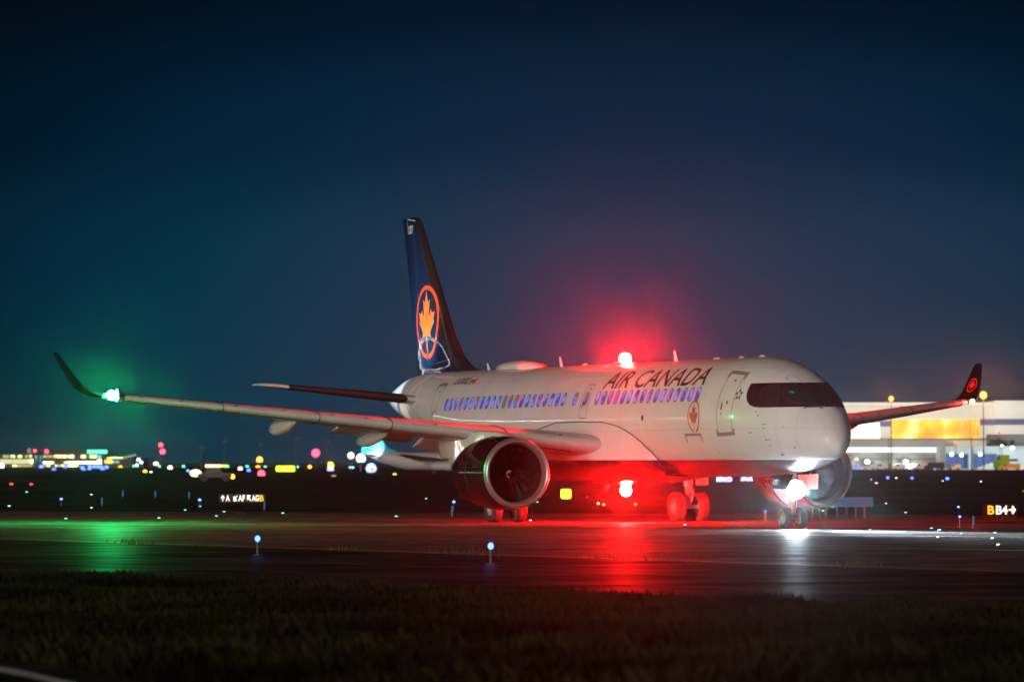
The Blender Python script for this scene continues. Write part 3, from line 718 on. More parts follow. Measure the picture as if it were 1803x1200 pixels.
# fin -------------------------------------------------------------------
FLE = [(5.0, 29.2), (5.37, 29.60), (5.47, 30.2), (5.61, 30.68), (5.99, 31.50), (6.76, 32.44), (8.07, 33.48), (9.86, 34.87), (11.05, 35.82), (11.32, 36.12), (11.44, 36.60)]
FTE = [(5.0, 36.2), (5.31, 36.28), (7.55, 36.98), (9.99, 37.60), (11.44, 38.05)]
fin = MB(); rings = []
for z in [5.0, 5.2, 5.37, 5.45, 5.53, 5.61, 5.75, 5.99, 6.3, 6.76, 7.3, 8.07, 9, 9.86, 10.5, 11.05, 11.32, 11.42]:
    a = float(np.interp(z, *zip(*FLE))); b_ = float(np.interp(z, *zip(*FTE))); tcr = float(np.interp(z, [5, 5.6, 6.8, 11.4], [.045, .055, .10, .10]))
    n = 16; rg = []
    xs = [(1 - math.cos(math.pi * i / n)) / 2 for i in range(n + 1)]
    T_ = lambda x: 5 * tcr * (.2969 * math.sqrt(x) - .126 * x - .3516 * x * x + .2843 * x ** 3 - .1036 * x ** 4) * (b_ - a)
    sc_ = .55 if z > 11.35 else 1
    for x in xs[::-1]: rg.append((-(a + (b_ - a) * x), -T_(x) * sc_, z))
    for x in xs[1:]: rg.append((-(a + (b_ - a) * x), T_(x) * sc_, z))
    rings.append(rg)
fin.loft(rings, 0, True, True, True); 
for k_ in range(17 * 33):
    if 11 <= k_ % 33 <= 19: fin.m[k_] = 1
FIN = fin.build('tail_fin', [m_navy, m_black], PLANE, angle=40)
fbv = BVHTree.FromPolygons([Vector(v) for v in fin.v], fin.f)
def fn_fin(S0_, z0_, side):
    def f(u, v, off):
        h_ = fbv.ray_cast(Vector((-(S0_ - u), side * 2, z0_ + v)), Vector((0, -side, 0)), 3)
        return (h_[0] if h_[0] else Vector((-(S0_ - u), side * .15, z0_ + v))) + Vector((0, side * off, 0))
    return f
for side in (-1, 1):
    f_ = fn_fin(34.95, 7.33, side)
    decal('ring_emblem', m_orange, [ring_strip(1.36, 1.40, .17, 60, R(-84), R(264)), poly2d([(-.03, -1.42), (.03, -1.42), (.03, -1.1), (-.03, -1.1)])], f_, FIN, .2, .006)
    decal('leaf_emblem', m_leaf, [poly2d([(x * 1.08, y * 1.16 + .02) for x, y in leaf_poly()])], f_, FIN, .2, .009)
    v, f = text_mesh('127', .40, .022); v = v - v.mean(0)
    if side > 0: v = v * [-1, 1]
    decal('fin_number', m_whitepaint, [(v, f), poly2d([(-.42, .42), (.55, .30), (.55, .27), (-.42, .385)]), poly2d([(-.42, .40), (-.385, .40), (-.30, -.20), (-.335, -.20)])], fn_fin(36.95, 10.98, side), FIN, .2, .006)
    decal('rudder_hinge_seam', m_seam, [poly2d([(0, 0), (.02, 0), (-1.02, 5.6), (-1.04, 5.6)])], fn_fin(35.55, 5.55, side), FIN, .3, .004)
    decal('fin_panel_line', mat('panel_line_pale', (.28, .36, .42), .4) if side < 0 else bpy.data.materials['panel_line_pale'],
          [poly2d([(0, 0), (1.75, .14), (1.75, .165), (0, .025)]), poly2d([(1.75, .15), (1.77, .15), (.37, 2.2), (.35, 2.2)])], fn_fin(34.05, 5.72, side), FIN, .3, .006)
# fin root fillet line in red-lit white
# tailplanes
for side in (-1, 1):
    tp = MB(); rs = []
    for y, S_, z, c in ((.5, 32.75, 4.28, 4.0), (1.2, 33.25, 4.36, 3.55), (3, 34.45, 4.58, 2.85), (4.6, 35.5, 4.77, 2.2), (5.75, 36.3, 4.91, 1.72), (6.02, 36.75, 4.945, 1.35), (6.13, 37.4, 4.96, .75)):
        rs.append(foil((-S_, side * y, z), c, .095))
    tp.loft(rs, 0, True, True, True); to = tp.build('tailplane', m_wing, PLANE, angle=35)
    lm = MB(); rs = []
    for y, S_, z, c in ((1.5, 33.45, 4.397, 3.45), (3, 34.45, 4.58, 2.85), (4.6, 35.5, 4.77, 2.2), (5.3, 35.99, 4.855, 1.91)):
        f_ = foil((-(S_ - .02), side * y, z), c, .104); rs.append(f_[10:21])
    lm.loft(rs, 0, False); lm.build('leading_edge', mat('dark_reflection_metal', (.07, .05, .05), .3, .5) if side < 0 else bpy.data.materials['dark_reflection_metal'], to, angle=50)  # bare metal edge; the dark it reflects is put into the colour
    ht = MB()
    # trim plate on the tail cone around the tailplane root
    decal('trim_plate', m_whitepaint, [line_loop([(-.9, .0), (.55, .95), (.62, .0), (.55, -.75)], .09)], lambda u, v, off: surf_z(34.0 - u, 4.35 + v, off, side), FUS, .15, .008)
# radome for the satellite antenna, blade antennas and small bumps on the crown
sa = MB(); rs = []
for t, hh, ww in ((0, .01, .05), (.04, .10, .22), (.12, .20, .42), (.3, .27, .50), (.6, .27, .50), (.85, .17, .40), (1, .02, .08)):
    S = 27.65 - t * 4.1; zt_ = section(S)[0]; rs.append([(-S, -ww * math.cos(q), zt_ - .06 + (hh + .06) * max(0, math.sin(q)) ** .7) for q in np.linspace(0, math.pi, 20)])
sa.loft(rs, 0, False, ); sa.build('antenna_radome', m_body, PLANE)
for S, hh in ((28.9, .26), (22.0, .36), (12.3, .36)):
    z_ = section(S)[0] - .02; b = MB()
    b.loft([[(-(S - .14), 0, z_), (-S, -.025, z_), (-(S + .16), 0, z_), (-S, .025, z_)], [(-(S + .10), 0, z_ + hh), (-(S + .16), -.010, z_ + hh), (-(S + .22), 0, z_ + hh), (-(S + .16), .010, z_ + hh)]], 0, True, True, True)
    b.build('blade_antenna', m_whitepaint, PLANE)
for S in (19.9, 9.2, 7.4, 5.9):
    b = MB(); b.sphere((-S, 0, section(S)[0] + .0), .09, sx=2.0, sz=.7); b.build('crown_antenna', m_body_light, PLANE)

# landing gear ----------------------------------------------------------
def wheel(parent, c, r, wdt):
    t = MB(); pr_ = [(-wdt * .36, r * .55), (-wdt * .48, r * .70), (-wdt * .5, r * .84), (-wdt * .42, r * .955)]
    for g in (-.25, -.08, .08, .25):
        pr_ += [(wdt * (g - .02), r), (wdt * (g - .012), r - .012), (wdt * (g + .012), r - .012), (wdt * (g + .02), r)]
    pr_ += [(wdt * .42, r * .955), (wdt * .5, r * .84), (wdt * .48, r * .70), (wdt * .36, r * .55)]
    t.revolve(pr_, c, (0, 1, 0), 44)
    for sg in (-1, 1):
        t.revolve([(sg * wdt * .36, r * .56), (sg * wdt * .30, r * .50), (sg * wdt * .22, r * .46), (sg * wdt * .18, r * .22), (sg * wdt * .30, r * .20), (sg * wdt * .34, r * .04)], c, (0, 1, 0), 32, 1)
        for k in range(8):
            a = 2 * math.pi * k / 8; p = Vector(c) + Vector((r * .34 * math.cos(a), sg * wdt * .17, r * .34 * math.sin(a))); t.tube(p, p + Vector((0, sg * .03, 0)), .022, None, 6, 1)
    return t.build('wheel', [m_tyre, m_hub], parent, angle=35)
for side in (-1, 1):
    S, y = 18.76, side * 3.37
    g = MB(); g.tube((-S, y, .52), (-S, y - side * .05, 1.25), .085, .095, 16); g.tube((-S, y - side * .05, 1.2), (-S + .05, y - side * .12, 2.45), .13, .15, 16)
    g.tube((-S, y - .56, .505), (-S, y + .56, .505), .075, None, 14)
    g.tube((-S, y - side * .06, 1.35), (-S - .1, side * 2.0, 1.95), .07, None, 10); g.tube((-S + .3, y, 2.2), (-S, y, 1.4), .05, None, 8)
    g.path([(-S + .16, y, .62), (-S + .36, y, .92), (-S + .14, y, 1.22)], .04, 8); g.path([(-S + .11, y + .05, .6), (-S + .16, y + .07, 1.0), (-S + .13, y + .05, 1.6), (-S + .16, y + .02, 2.1)], .018, 6)
    g.tube((-S + .09, y - .16, 1.05), (-S + .09, y + .16, 1.05), .07, None, 10)
    go = g.build('main_gear', m_gear, PLANE, angle=35)
    wheel(go, (-S, y - .44, .505), .505, .37); wheel(go, (-S, y + .44, .505), .505, .37)
    d = MB(); d.box((-S + .16, y + side * .42, 1.55), (.05, .44, .62)); 
    for q in range(6): d.sphere((-S + .20, y + side * .42 + .16 * math.cos(q), 1.5 + .22 * math.sin(q)), .018, nu=6, nv=4)
    d.build('gear_door', m_gear, go, smooth=False)
# nose gear
g = MB(); S = 3.82
g.tube((-S, 0, .34), (-S + .02, 0, .95), .055, .06, 14); g.tube((-S + .02, 0, .9), (-S + .06, 0, 1.75), .09, .10, 14)
g.tube((-S, -.36, .335), (-S, .36, .335), .045, None, 12); g.path([(-S - .08, 0, .42), (-S - .28, 0, .66), (-S - .08, 0, .92)], .03, 8)
g.tube((-S, 0, 1.25), (-S - .9, 0, 1.66), .05, None, 10); g.box((-S + .10, 0, 1.15), (.10, .50, .06))
g.path([(-S + .07, .05, .45), (-S + .09, .09, .8), (-S + .10, .05, 1.2)], .013, 6)
NG = g.build('nose_gear', m_gear, PLANE, angle=35)
wheel(NG, (-S, -.26, .335), .335, .21); wheel(NG, (-S, .26, .335), .335, .21)
for side in (-1, 1):
    d = MB(); yb, yt = side * .50, side * .42
    d.loft([[(-2.95, yt, 1.66), (-4.35, yt, 1.62), (-4.25, yb, 1.20), (-3.15, yb, 1.20)], [(-2.95, yt + .03, 1.66), (-4.35, yt + .03, 1.62), (-4.25, yb + .03, 1.20), (-3.15, yb + .03, 1.20)]], 0, True, True, True)
    do = d.build('nose_gear_door', m_navyd if side < 0 else m_gear, NG, smooth=False)
    if side < 0:
        v, f = text_mesh('127', .22, .003); v = v - v.min(0); i = MB(); k0 = i.verts([(-4.12 + a, -.475 - .03 * (1 - b_ / .2) - .004, 1.33 + b_) for a, b_ in v])
        for q in f: i.face([k0 + t for t in q])
        i.build('door_number', m_whitepaint, do, smooth=False)
# nose gear lamps
for y in (-.17, .17):
    nl = MB(); nl.revolve([(0, .085), (.07, .09), (.075, .08)], (-S + .14, y, 1.17), (1, 0, 0), 20, 0, True); nl.revolve([(.076, .078), (.078, .01)], (-S + .14, y, 1.17), (1, 0, 0), 20, 1, False, True)
    nl.build('landing_light', [m_metal, bpy.data.materials.get('landing_light_glass') or glowmat('landing_light_glass', (.86, .95, 1), 60)], NG)
BLUEW = (.72, .90, 1.0)
lamp('landing_lamp', 'SPOT', (-S + .62, 0, 1.22), 75000, BLUEW, .12, NG, (26, 1.0, -1.0), 48, .9)
lamp('belly_spill_spot', 'SPOT', (-S + .62, 0, 1.30), 220, BLUEW, .05, NG, (-S + .9, 0, 1.9), 100, .8)  # added upward spot for the light thrown back onto the nose belly
lb_ = MB(); ax_ = Vector((1, -.46, .06)).normalized(); c_ = Vector((-S + .30, -.04, 1.18))
lb_.revolve([(-.16, .05), (-.12, .20), (-.02, .275), (.17, .285), (.17, .275), (-.01, .262)], c_, ax_, 28, 0, True); tl = lb_.build('taxi_light', m_metal, NG)
lb_ = MB(); lb_.revolve([(0, .255), (.03, .22), (.05, .12), (.058, .01)], c_, ax_, 28, 0, False, True)
lb_.build('taxi_light_lens', glowmat('taxi_light_glow', BLUEW, 430 / (math.pi * .255 ** 2), 'FRONT_BACK'), tl)

# beacons
REDL = (1.0, .0045, .0035)
def bulb(name, c, r, I, col, parent, sz=1.0):
    """a lit lens: an emitting globe whose radiant intensity is I"""
    b = MB(); b.sphere(c, r, nu=16, nv=10, sz=sz)
    return b.build(name, glowmat(name + '_glow', col, I / (math.pi * r * r), 'FRONT'), parent)
bt = MB(); zt_ = section(16.45)[0]; bt.revolve([(-.02, .46), (.045, .40), (.05, .36), (.03, .12)], (-16.45, 0, zt_ - .01), (0, 0, 1), 20, 0, True, True); bto = bt.build('beacon', m_gear, PLANE)  # wide dish added to the base, shading the inner wing from the red
bulb('beacon_lens', (-16.45, 0, zt_ + .15), .20, 2500, REDL, bto)
bb = MB(); bb.revolve([(0, .20), (.04, .20), (.06, .12)], (-16.41, 0, 1.28), (0, 0, -1), 20, 0, True, True); bbo = bb.build('beacon', m_gear, PLANE)
bulb('beacon_lens', (-16.41, 0, 1.07), .19, 2300, REDL, bbo)
# wingtip lamps, the green one with an added shield blocking light inboard
for side, colr, I_, r_ in ((-1, (.012, 1.0, .20), 360, .15), (1, (1.0, .05, .03), 25, .07)):
    y_, z_, S_ = side * 16.15, 4.23, 22.02
    t = MB(); t.tube((-S_ - .25, y_, z_), (-S_ - .02, y_, z_), .05, .07, 12)
    if side < 0: t.tube((-S_ + .06, y_ + .175, z_), (-S_ + .06, y_ + .195, z_), .21, .21, 20)
    to = t.build('navigation_light', m_metal, WR if side < 0 else WL, smooth=False)
    bulb('navigation_lens', (-S_ + .06, y_, z_), r_, I_, colr, to)
# logo lamps in the tailplane roots, lighting fin and tail cone
lamp('logo_lamp', 'SPOT', (-35.2, -3.0, 4.80), 1500, (1, .93, .80), .08, PLANE, (-35.2, -.1, 7.2), 62, .7)
lamp('logo_lamp', 'SPOT', (-35.2, 3.0, 4.80), 1500, (1, .93, .80), .08, PLANE, (-35.2, .1, 7.2), 62, .7)
lamp('tail_lamp', 'SPOT', (-37.0, -2.4, 5.3), 420, (.55, .82, 1), .06, PLANE, (-37.3, 0, 4.7), 75, .8)
lamp('tail_lamp', 'SPOT', (-36.3, -2.6, 4.0), 160, (1, .93, .8), .06, PLANE, (-35.6, -.8, 4.0), 70, .9)

#BACKGROUND#
# ------------------------------------------------------------------ background buildings
HAZE_T = lambda d: math.exp(-.00042 * d)
def lateral(px, depth, z=0.0):
    p = at(px, 816.8, depth); return Vector((p.x, p.y, z))
FR = Vector((VF.x, VF.y, 0)).normalized()
YR = math.atan2(VR.y, VR.x)                                   # facing the camera: local x runs along the picture
def zpx(py, depth): return CZ + (816.8 - py) * depth / FPX
def wallbox(mb, x0, x1, y0, y1, depth, thick=1.0, mi=0, dz=0.0):
    """box whose front face spans photo columns x0..x1 and heights for rows y0 (top)..y1 (bottom) at the given depth"""
    a = lateral(x0, depth); b = lateral(x1, depth); zt, zb = zpx(y0, depth), zpx(y1, depth)
    c = (a + b) / 2 + FR * (thick / 2); mb.box((c.x, c.y, (zt + zb) / 2), ((b - a).length, thick, zt - zb), mi, YR)
def part(name, mats, parent, boxes, depth, thick=1.0, smooth=False):
    b = MB(); o0 = parent.location if parent is not None else Vector((0, 0, 0))
    for q in boxes: wallbox(b, *q[:4], depth if len(q) < 5 else q[4], thick)
    b.v = [(x - o0.x, y - o0.y, z - o0.z) for x, y, z in b.v]
    return b.build(name, mats, parent, smooth=smooth)

# hangar on the right
D = 1400
HG = empty('hangar', lateral(1640, D), 'huge pale hangar with glowing orange glass front, on the right behind the nose', 'hangar')
m_hwall = mat('hangar_wall', (.70, .68, .60), .7, noise=(.05, .08)); m_hwall2 = mat('hangar_wall_pale', (.80, .80, .74), .7, noise=(.05, .08))
m_hgrey = mat('hangar_grey', (.24, .24, .235), .7, noise=(.05, .1)); m_hblue = mat('hangar_stripe', (.10, .12, .28), .6)
def orange_glass():
    m = bpy.data.materials.new('orange_lit_glass'); m.use_nodes = True; n = m.node_tree.nodes; l = m.node_tree.links; n.clear()
    e = n.new('ShaderNodeEmission'); o = n.new('ShaderNodeOutputMaterial'); t = n.new('ShaderNodeTexCoord'); mp_ = n.new('ShaderNodeMapping'); mp_.inputs['Rotation'].default_value = (0, 0, -YR)
    z = n.new('ShaderNodeTexNoise'); z.inputs['Scale'].default_value = .11; z.inputs['Detail'].default_value = 1.5; l.new(t.outputs['Object'], mp_.inputs[0]); l.new(mp_.outputs[0], z.inputs['Vector'])
    r = n.new('ShaderNodeValToRGB'); l.new(z.outputs['Fac'], r.inputs[0]); cr = r.color_ramp
    cr.elements[0].position = .36; cr.elements[0].color = (.85, .40, .06, 1); cr.elements[1].position = .70; cr.elements[1].color = (1.9, 1.5, .55, 1)
    x = cr.elements.new(.52); x.color = (1.25, .66, .08, 1)
    l.new(r.outputs[0], e.inputs[0]); e.inputs[1].default_value = 1.35; l.new(e.outputs[0], o.inputs[0]); m.cycles.emission_sampling = 'NONE'; return m
m_oglass = orange_glass(); m_wglow = glowmat('white_lit_panel', (1.0, 1.0, .90), 2.1); m_wstrip = glowmat('white_lit_strip', (.90, 1.0, .98), 2.0)
part('wall', m_hwall, HG, [(1330, 1750, 714.5, 830)], D, 60)
part('wall', m_hwall2, HG, [(1750.3, 1990, 705, 830)], D - 1.2, 60)
part('roof', m_hwall2, HG, [(1330, 1752, 708, 714.3)], D - 1.5, 62)
part('stripe', m_hblue, HG, [(1549, 1569.5, 741, 750.5), (1726, 1749.8, 737.5, 748)], D - .35, .3)
part('stripe', m_hblue, HG, [(1750.3, 1990, 737, 747.5)], D - 1.55, .3)
for a, b in ((1570.5, 1596), (1597.5, 1644), (1645.2, 1694), (1696, 1725)): part('glass_bay', m_oglass, HG, [(a, b, 738.5, 771)], D - .4, .4)
for x in (1620, 1669, 1708): part('mullion', m_hgrey, HG, [(x, x + .8, 738, 771)], D - .65, .2)
part('light_panel', m_wglow, HG, [(1400, 1549, 745, 772)], D - .4, .4)
part('ledge', mat('ledge_dark', (.10, .09, .08), .8), HG, [(1330, 1760, 771.6, 773)], D - 2.5, 2.2)
part('annex_wall', m_hgrey, HG, [(1330, 1664, 773.3, 830)], D - 8, 7.5)
for i in range(6): part('strip_light', m_wstrip, HG, [(1490 + i * 31.8, 1490 + (i + 1) * 31.8 - .5, 787.5, 795.5)], D - 8.5, .4)
part('fascia', mat('fascia_brown', (.16, .08, .06), .7), HG, [(1400, 1663, 807, 808.4)], D - 8.5, .4)
part('loading_dock', mat('dock_pale', (.55, .55, .48), .7), HG, [(1570, 1663, 815.5, 824)], D - 12, 3)
part('doorway', m_hblue, HG, [(1500, 1524, 818, 828), (1541, 1566, 817.5, 828)], D - 8.6, .4)
# the lower cool-lit building in front of the hangar, right
D2 = 1360
AX = empty('cargo_building', lateral(1740, D2), 'lower cool-lit building with two blue doors, in front of the hangar at the far right', 'building')
m_ax = mat('cool_wall', (.62, .72, .72), .7, noise=(.08, .08)); m_bdoor = mat('blue_door', (.05, .13, .36), .5); m_bdoor2 = mat('blue_door_deep', (.02, .07, .25), .5)
part('wall', m_ax, AX, [(1664.5, 1990, 785, 831)], D2, 30)
part('wall', mat('cool_wall_pale', (.72, .80, .80), .7), AX, [(1757, 1990, 790, 831)], D2 - 1.3, 1.2)
part('door', m_bdoor, AX, [(1665, 1696, 798.5, 824)], D2 - .5, .4); part('door', m_bdoor, AX, [(1714.5, 1741, 798.5, 824)], D2 - .5, .4)
part('door', m_bdoor2, AX, [(1696.4, 1704, 798.5, 824)], D2 - .5, .4); part('door', m_bdoor2, AX, [(1741.4, 1754, 798.5, 824)], D2 - .5, .4)
part('pillar', m_hwall2, AX, [(1706.5, 1711.5, 786, 828)], D2 - 1.4, .9)
part('sign_board', m_lineb, AX, [(1772, 1792, 807.5, 811.5)], D2 - 1.8, .3)
part('upper_storey', m_hgrey, AX, [(1745, 1990, 764, 785)], D2 + 8, 14)
part('window', mat('teal_window', (.02, .10, .14), .3), AX, [(1778.5, 1785.5, 774.5, 783.5)], D2 + 7.6, .3)
part('roof_unit', m_lineb, AX, [(1739, 1769, 780.5, 784.8), (1744, 1752, 773.5, 780.4), (1756, 1763, 772, 780.4)], D2 + 3, 3)
part('stairway', m_hwall2, AX, [(1722, 1729, 821, 827), (1729.2, 1736, 818.5, 827), (1736.2, 1743, 816, 827), (1743.2, 1751, 814, 827)], D2 - 6, 2)
for px, py in ((1675.5, 799.5), (1693, 800.5), (1726, 799.5), (1783, 788)):
    p = lateral(px, D2 - 4, zpx(py, D2)); lb = MB(); lb.sphere((0, 0, 0), .75, nu=10, nv=6)
    o = lb.build('wall_lamp', glowmat('cool_lamp', (.75, .95, 1), 4) if 'cool_lamp' not in bpy.data.materials else bpy.data.materials['cool_lamp'], AX); o.location = p - AX.location
    lamp('wall_lamp_light', 'SPOT', p, 14000, (.72, .92, 1), .5, None, p + FR * 3.2 + Vector((1.0, 0, -9)), 75, .6)
for px, py in ((1527, 812.5), (1595, 812.5)):
    p = lateral(px, D - 13, zpx(py, D)); lb = MB(); lb.sphere((0, 0, 0), 1.1, nu=10, nv=6, sz=.8)
    o = lb.build('dock_lamp', bpy.data.materials['cool_lamp'], HG); o.location = p - HG.location
    lamp('dock_lamp_light', 'SPOT', p - FR * 3, 7000, (.8, 1, .97), .6, None, p + FR * 4 + Vector((0, 0, -3)), 110, .8)
def wall_spot(px, py_l, py_t, depth, wall_d, e, c, cone, ddx=0):
    p = lateral(px, depth, zpx(py_l, depth)); q = lateral(px + ddx, wall_d, zpx(py_t, wall_d))
    lamp('wall_fill_spot', 'SPOT', p, e, c, .6, None, q, cone, 1.0)  # added spots without fixtures, brightening the building walls
for px, e in ((1450, 15000), (1535, 15000), (1610, 15000), (1690, 15000), (1790, 17000)): wall_spot(px, 755, 728, D - 34, D, e, (1, .93, .78) if px < 1750 else (.96, .97, .88), 80)
for px, e in ((1500, 2200), (1560, 2200), (1630, 2200)): wall_spot(px, 800, 790, D - 30, D - 8, e, (.88, 1, .97), 85)
for px, e in ((1700, 9000), (1785, 14000)): wall_spot(px, 806, 802, D2 - 26, D2, e, (.60, .88, 1), 75)

# terminal on the left horizon
DT = 2300
TM = empty('terminal_building', lateral(100, DT), 'low wide terminal with rows of yellow windows and a green sign on its roof', 'building')
m_tw = mat('terminal_wall', (.06, .07, .06), .8); m_roof = mat('terminal_roof', (.035, .035, .03), .9)
def lit(name, col, st, sc=.12):
    return glowmat(name, col, st, speckle=(sc, tuple(c * .18 for c in col), tuple(c * 1.25 for c in col)))
m_y = lit('terminal_windows_yellow', (.85, .80, .30), 4.2); m_y2 = lit('terminal_windows_pale', (.95, .95, .50), 5.2, .05); m_t2 = lit('terminal_windows_teal', (.10, .5, .5), 1.6)
m_gsign = glowmat('green_sign_glow', (.10, 1.0, .45), 2.6)
part('wall', m_tw, TM, [(-140, 186, 799.5, 824)], DT, 30)
part('wall', m_tw, TM, [(186.3, 232, 804, 824)], DT + 3, 24)
part('roof', m_roof, TM, [(54, 190, 791, 799.3)], DT - 2, 30)
part('plant_room', mat('plant_room_pale', (.35, .42, .42), .8, emit=(.05, .08, .08), strength=1), TM, [(48, 54.5, 789, 797)], DT - 3, 6)  # plant room wall given a faint glow in place of light on it
part('green_sign', m_gsign, TM, [(153.5, 188, 791.5, 798)], DT - 4, 1)
for a, b in ((5, 15), (17, 26), (31, 39), (44, 49), (51, 56), (76, 85), (86, 91), (93, 103), (104, 110), (111, 117), (120, 130), (143, 151), (158, 165), (166, 170)): part('window', m_y, TM, [(a, b, 800.6, 805.4)], DT - .6, .4)
for a, b in ((61, 65), (69.5, 74.5), (173, 178)): part('window', m_t2, TM, [(a, b, 801, 815)], DT - .6, .4)
for a, b in ((-140, -60), (-58, -2), (0, 22), (22.5, 58)): part('window', m_y2, TM, [(a, b, 807.8, 816)], DT - .6, .4)
for a, b in ((76, 95), (112, 125), (126, 141), (142, 160), (160.5, 170)): part('window', m_y2, TM, [(a, b, 812, 815.6)], DT - .6, .4)
for a, b in ((-100, -10), (22, 40), (41, 57), (76, 88), (97, 112), (120, 138)): part('window', m_y, TM, [(a, b, 817.6, 821)], DT - .6, .4)
part('window', m_y2, TM, [(171, 178.5, 809, 816)], DT - 1, .4)
for a, b in ((188, 205), (207, 217)): part('window', m_y, TM, [(a, b, 801 + 3.4, 806.5)], DT + 2.2, .4)
part('window', m_t2, TM, [(198, 210, 811, 815)], DT + 2.2, .4)
jb2 = MB(); p = lateral(216, DT - 8, zpx(806, DT)); q = lateral(240, DT - 8, zpx(800, DT)); jb2.tube(p - TM.location, q - TM.location, .9, .6, 6); jb2.build('canopy_arm', mat('canopy_glow', (.3, .38, .3), .6, emit=(.12, .18, .12), strength=1), TM)  # arm material glows faintly, standing in for light falling on it
bb_ = empty('hangar_shed', lateral(245, DT + 20), 'small dark shed with cool bluish lamps, right of the terminal', 'building')
part('wall', m_tw, bb_, [(222, 256, 807, 824)], DT + 20, 14); part('roof', m_roof, bb_, [(220, 258, 805.5, 806.8)], DT + 19, 16)
part('window', m_t2, bb_, [(228, 234, 812, 815), (247, 252, 817, 820)], DT + 19.4, .3)

# ------------------------------------------------------------------ floodlight masts, dark against the sky
m_mast = mat('mast_steel', (.05, .055, .06), .6)
mast_lab = ['shortest unlit floodlight mast, leftmost, standing over the parked truck', 'tall unlit floodlight mast, second from left on the horizon', 'unlit floodlight mast behind the amber and red lights',
            'tallest unlit floodlight mast, standing above the yellow-green lit sign', 'unlit floodlight mast right of the round red lamp', 'unlit floodlight mast rising behind the distant teal-tailed aeroplane']
for (px, py, d), lb in zip(((355, 788, 1300), (396, 777, 1250), (460, 782, 1500), (522, 771, 1100), (576, 776, 1250), (702, 768, 1250)), mast_lab):
    h = zpx(py, d); e = empty('floodlight_mast', lateral(px, d), lb, 'light mast', 'unlit floodlight masts along the horizon', YR)
    b = MB(); b.tube((0, 0, 0), (0, 0, h), .26, .16, 8); b.build('pole', m_mast, e)
    b = MB(); b.box((0, 0, h), (2.0, .8, .35)); b.box((0, 0, h + .35), (1.2, .6, .35))
    for q in (-.8, -.3, .3, .8): b.box((q, -.4, h - .2), (.34, .3, .3))
    b.build('lamp_head', m_mast, e, smooth=False)
for px, y0, d, lb in ((1564.5, 774, 1290, 'thin dark light pole in front of the hangar wall, left of the orange glass'), (1710.5, 770, 1290, 'thin dark light pole in front of the white pillar between the blue doors')):
    h = zpx(y0, d); e = empty('light_pole', lateral(px, d), lb, 'light pole', None, YR); b = MB(); b.tube((0, 0, 0), (0, 0, h), .20, .12, 8); b.build('pole', m_mast, e)
    b = MB(); b.box((0, -.6, h), (.5, 1.5, .16)); b.build('lamp_head', m_mast, e, smooth=False)

# ------------------------------------------------------------------ lights of the airfield
EM = {'blue': glowmat('lamp_blue', (.06, .16, 1.0), 7), 'dblue': glowmat('lamp_blue_deep', (.05, .10, 1.0), 8), 'green': glowmat('lamp_green', (.12, 1.0, .50), 2.6), 'cyan': glowmat('lamp_cyan', (.35, 1.0, .95), 2.4),
      'red': glowmat('lamp_red', (1, .035, .07), 9), 'sred': glowmat('lamp_red_soft', (1, .05, .03), 4), 'amber': glowmat('lamp_amber', (1, .38, .03), 4), 'sodium': glowmat('lamp_sodium', (1, .36, .04), 5.5), 'white': glowmat('lamp_white', (1, .96, .86), 3.5),
      'pale': glowmat('lamp_pale', (.30, .32, .36), .7), 'teal': glowmat('marker_teal_glow', (.02, .14, .30), .9), 'yellow': glowmat('lamp_yellow', (.95, .95, .05), 2.2), 'ygreen': glowmat('lamp_yellow_green', (.75, 1, .03), 3.2), 'peach': glowmat('lamp_peach', (1, .62, .38), 3.2),
      'spb': glowmat('shimmer_blue', (.05, .10, 1), 2.6, speckle=(5.5, (.012, .03, .55), (.80, .95, 2.2))), 'cool': glowmat('lamp_cool', (.7, .95, 1), 4), 'magenta': glowmat('lamp_magenta', (.6, .05, .35), 1.2)}
m_fix = mat('fixture_grey', (.10, .10, .10), .6)
def light(px, py, dia, col, label, name='taxiway_light', cat='taxiway light', depth=None, z=None, group=None, sx=1.0, sz=1.0, flush=False, stem=True):
    """a lamp on a short stem (or a flush inset lamp) whose lens is dia photo pixels across"""
    if z is None: z = .05 if flush else .34
    if depth is None: depth = min((CZ - z) * FPX / max(py - 816.8, 1.0), 2200)
    p = at(px, py, depth); r = max(dia / 2 * depth / FPX, .03)
    e = empty(name, (p.x, p.y, 0), label, cat, group, YR)
    b = MB()
    if flush: b.sphere((0, 0, max(p.z, .03)), r, sz=.45 * sz, sx=sx, nu=12, nv=6)
    else: b.sphere((0, 0, p.z), r, sx=sx, sz=sz, nu=14, nv=8)
    b.build('lens', EM[col], e)
    b = MB()
    if flush: b.revolve([(0, r * 1.25), (.015, r * 1.1)], (0, 0, .012), (0, 0, 1), 14, 0, False, True)
    elif stem: 
        b.tube((0, 0, 0), (0, 0, max(p.z - r * .8, .05)), max(r * .22, .02), max(r * .18, .018), 6); b.revolve([(0, .02), (.01, r * .8), (r * .3, r * .7)], (0, 0, max(p.z - r * sz, .02)), (0, 0, 1), 10)
    b.build('base' if flush else 'stem', m_fix, e)
    return e
TL = 'taxiway light'
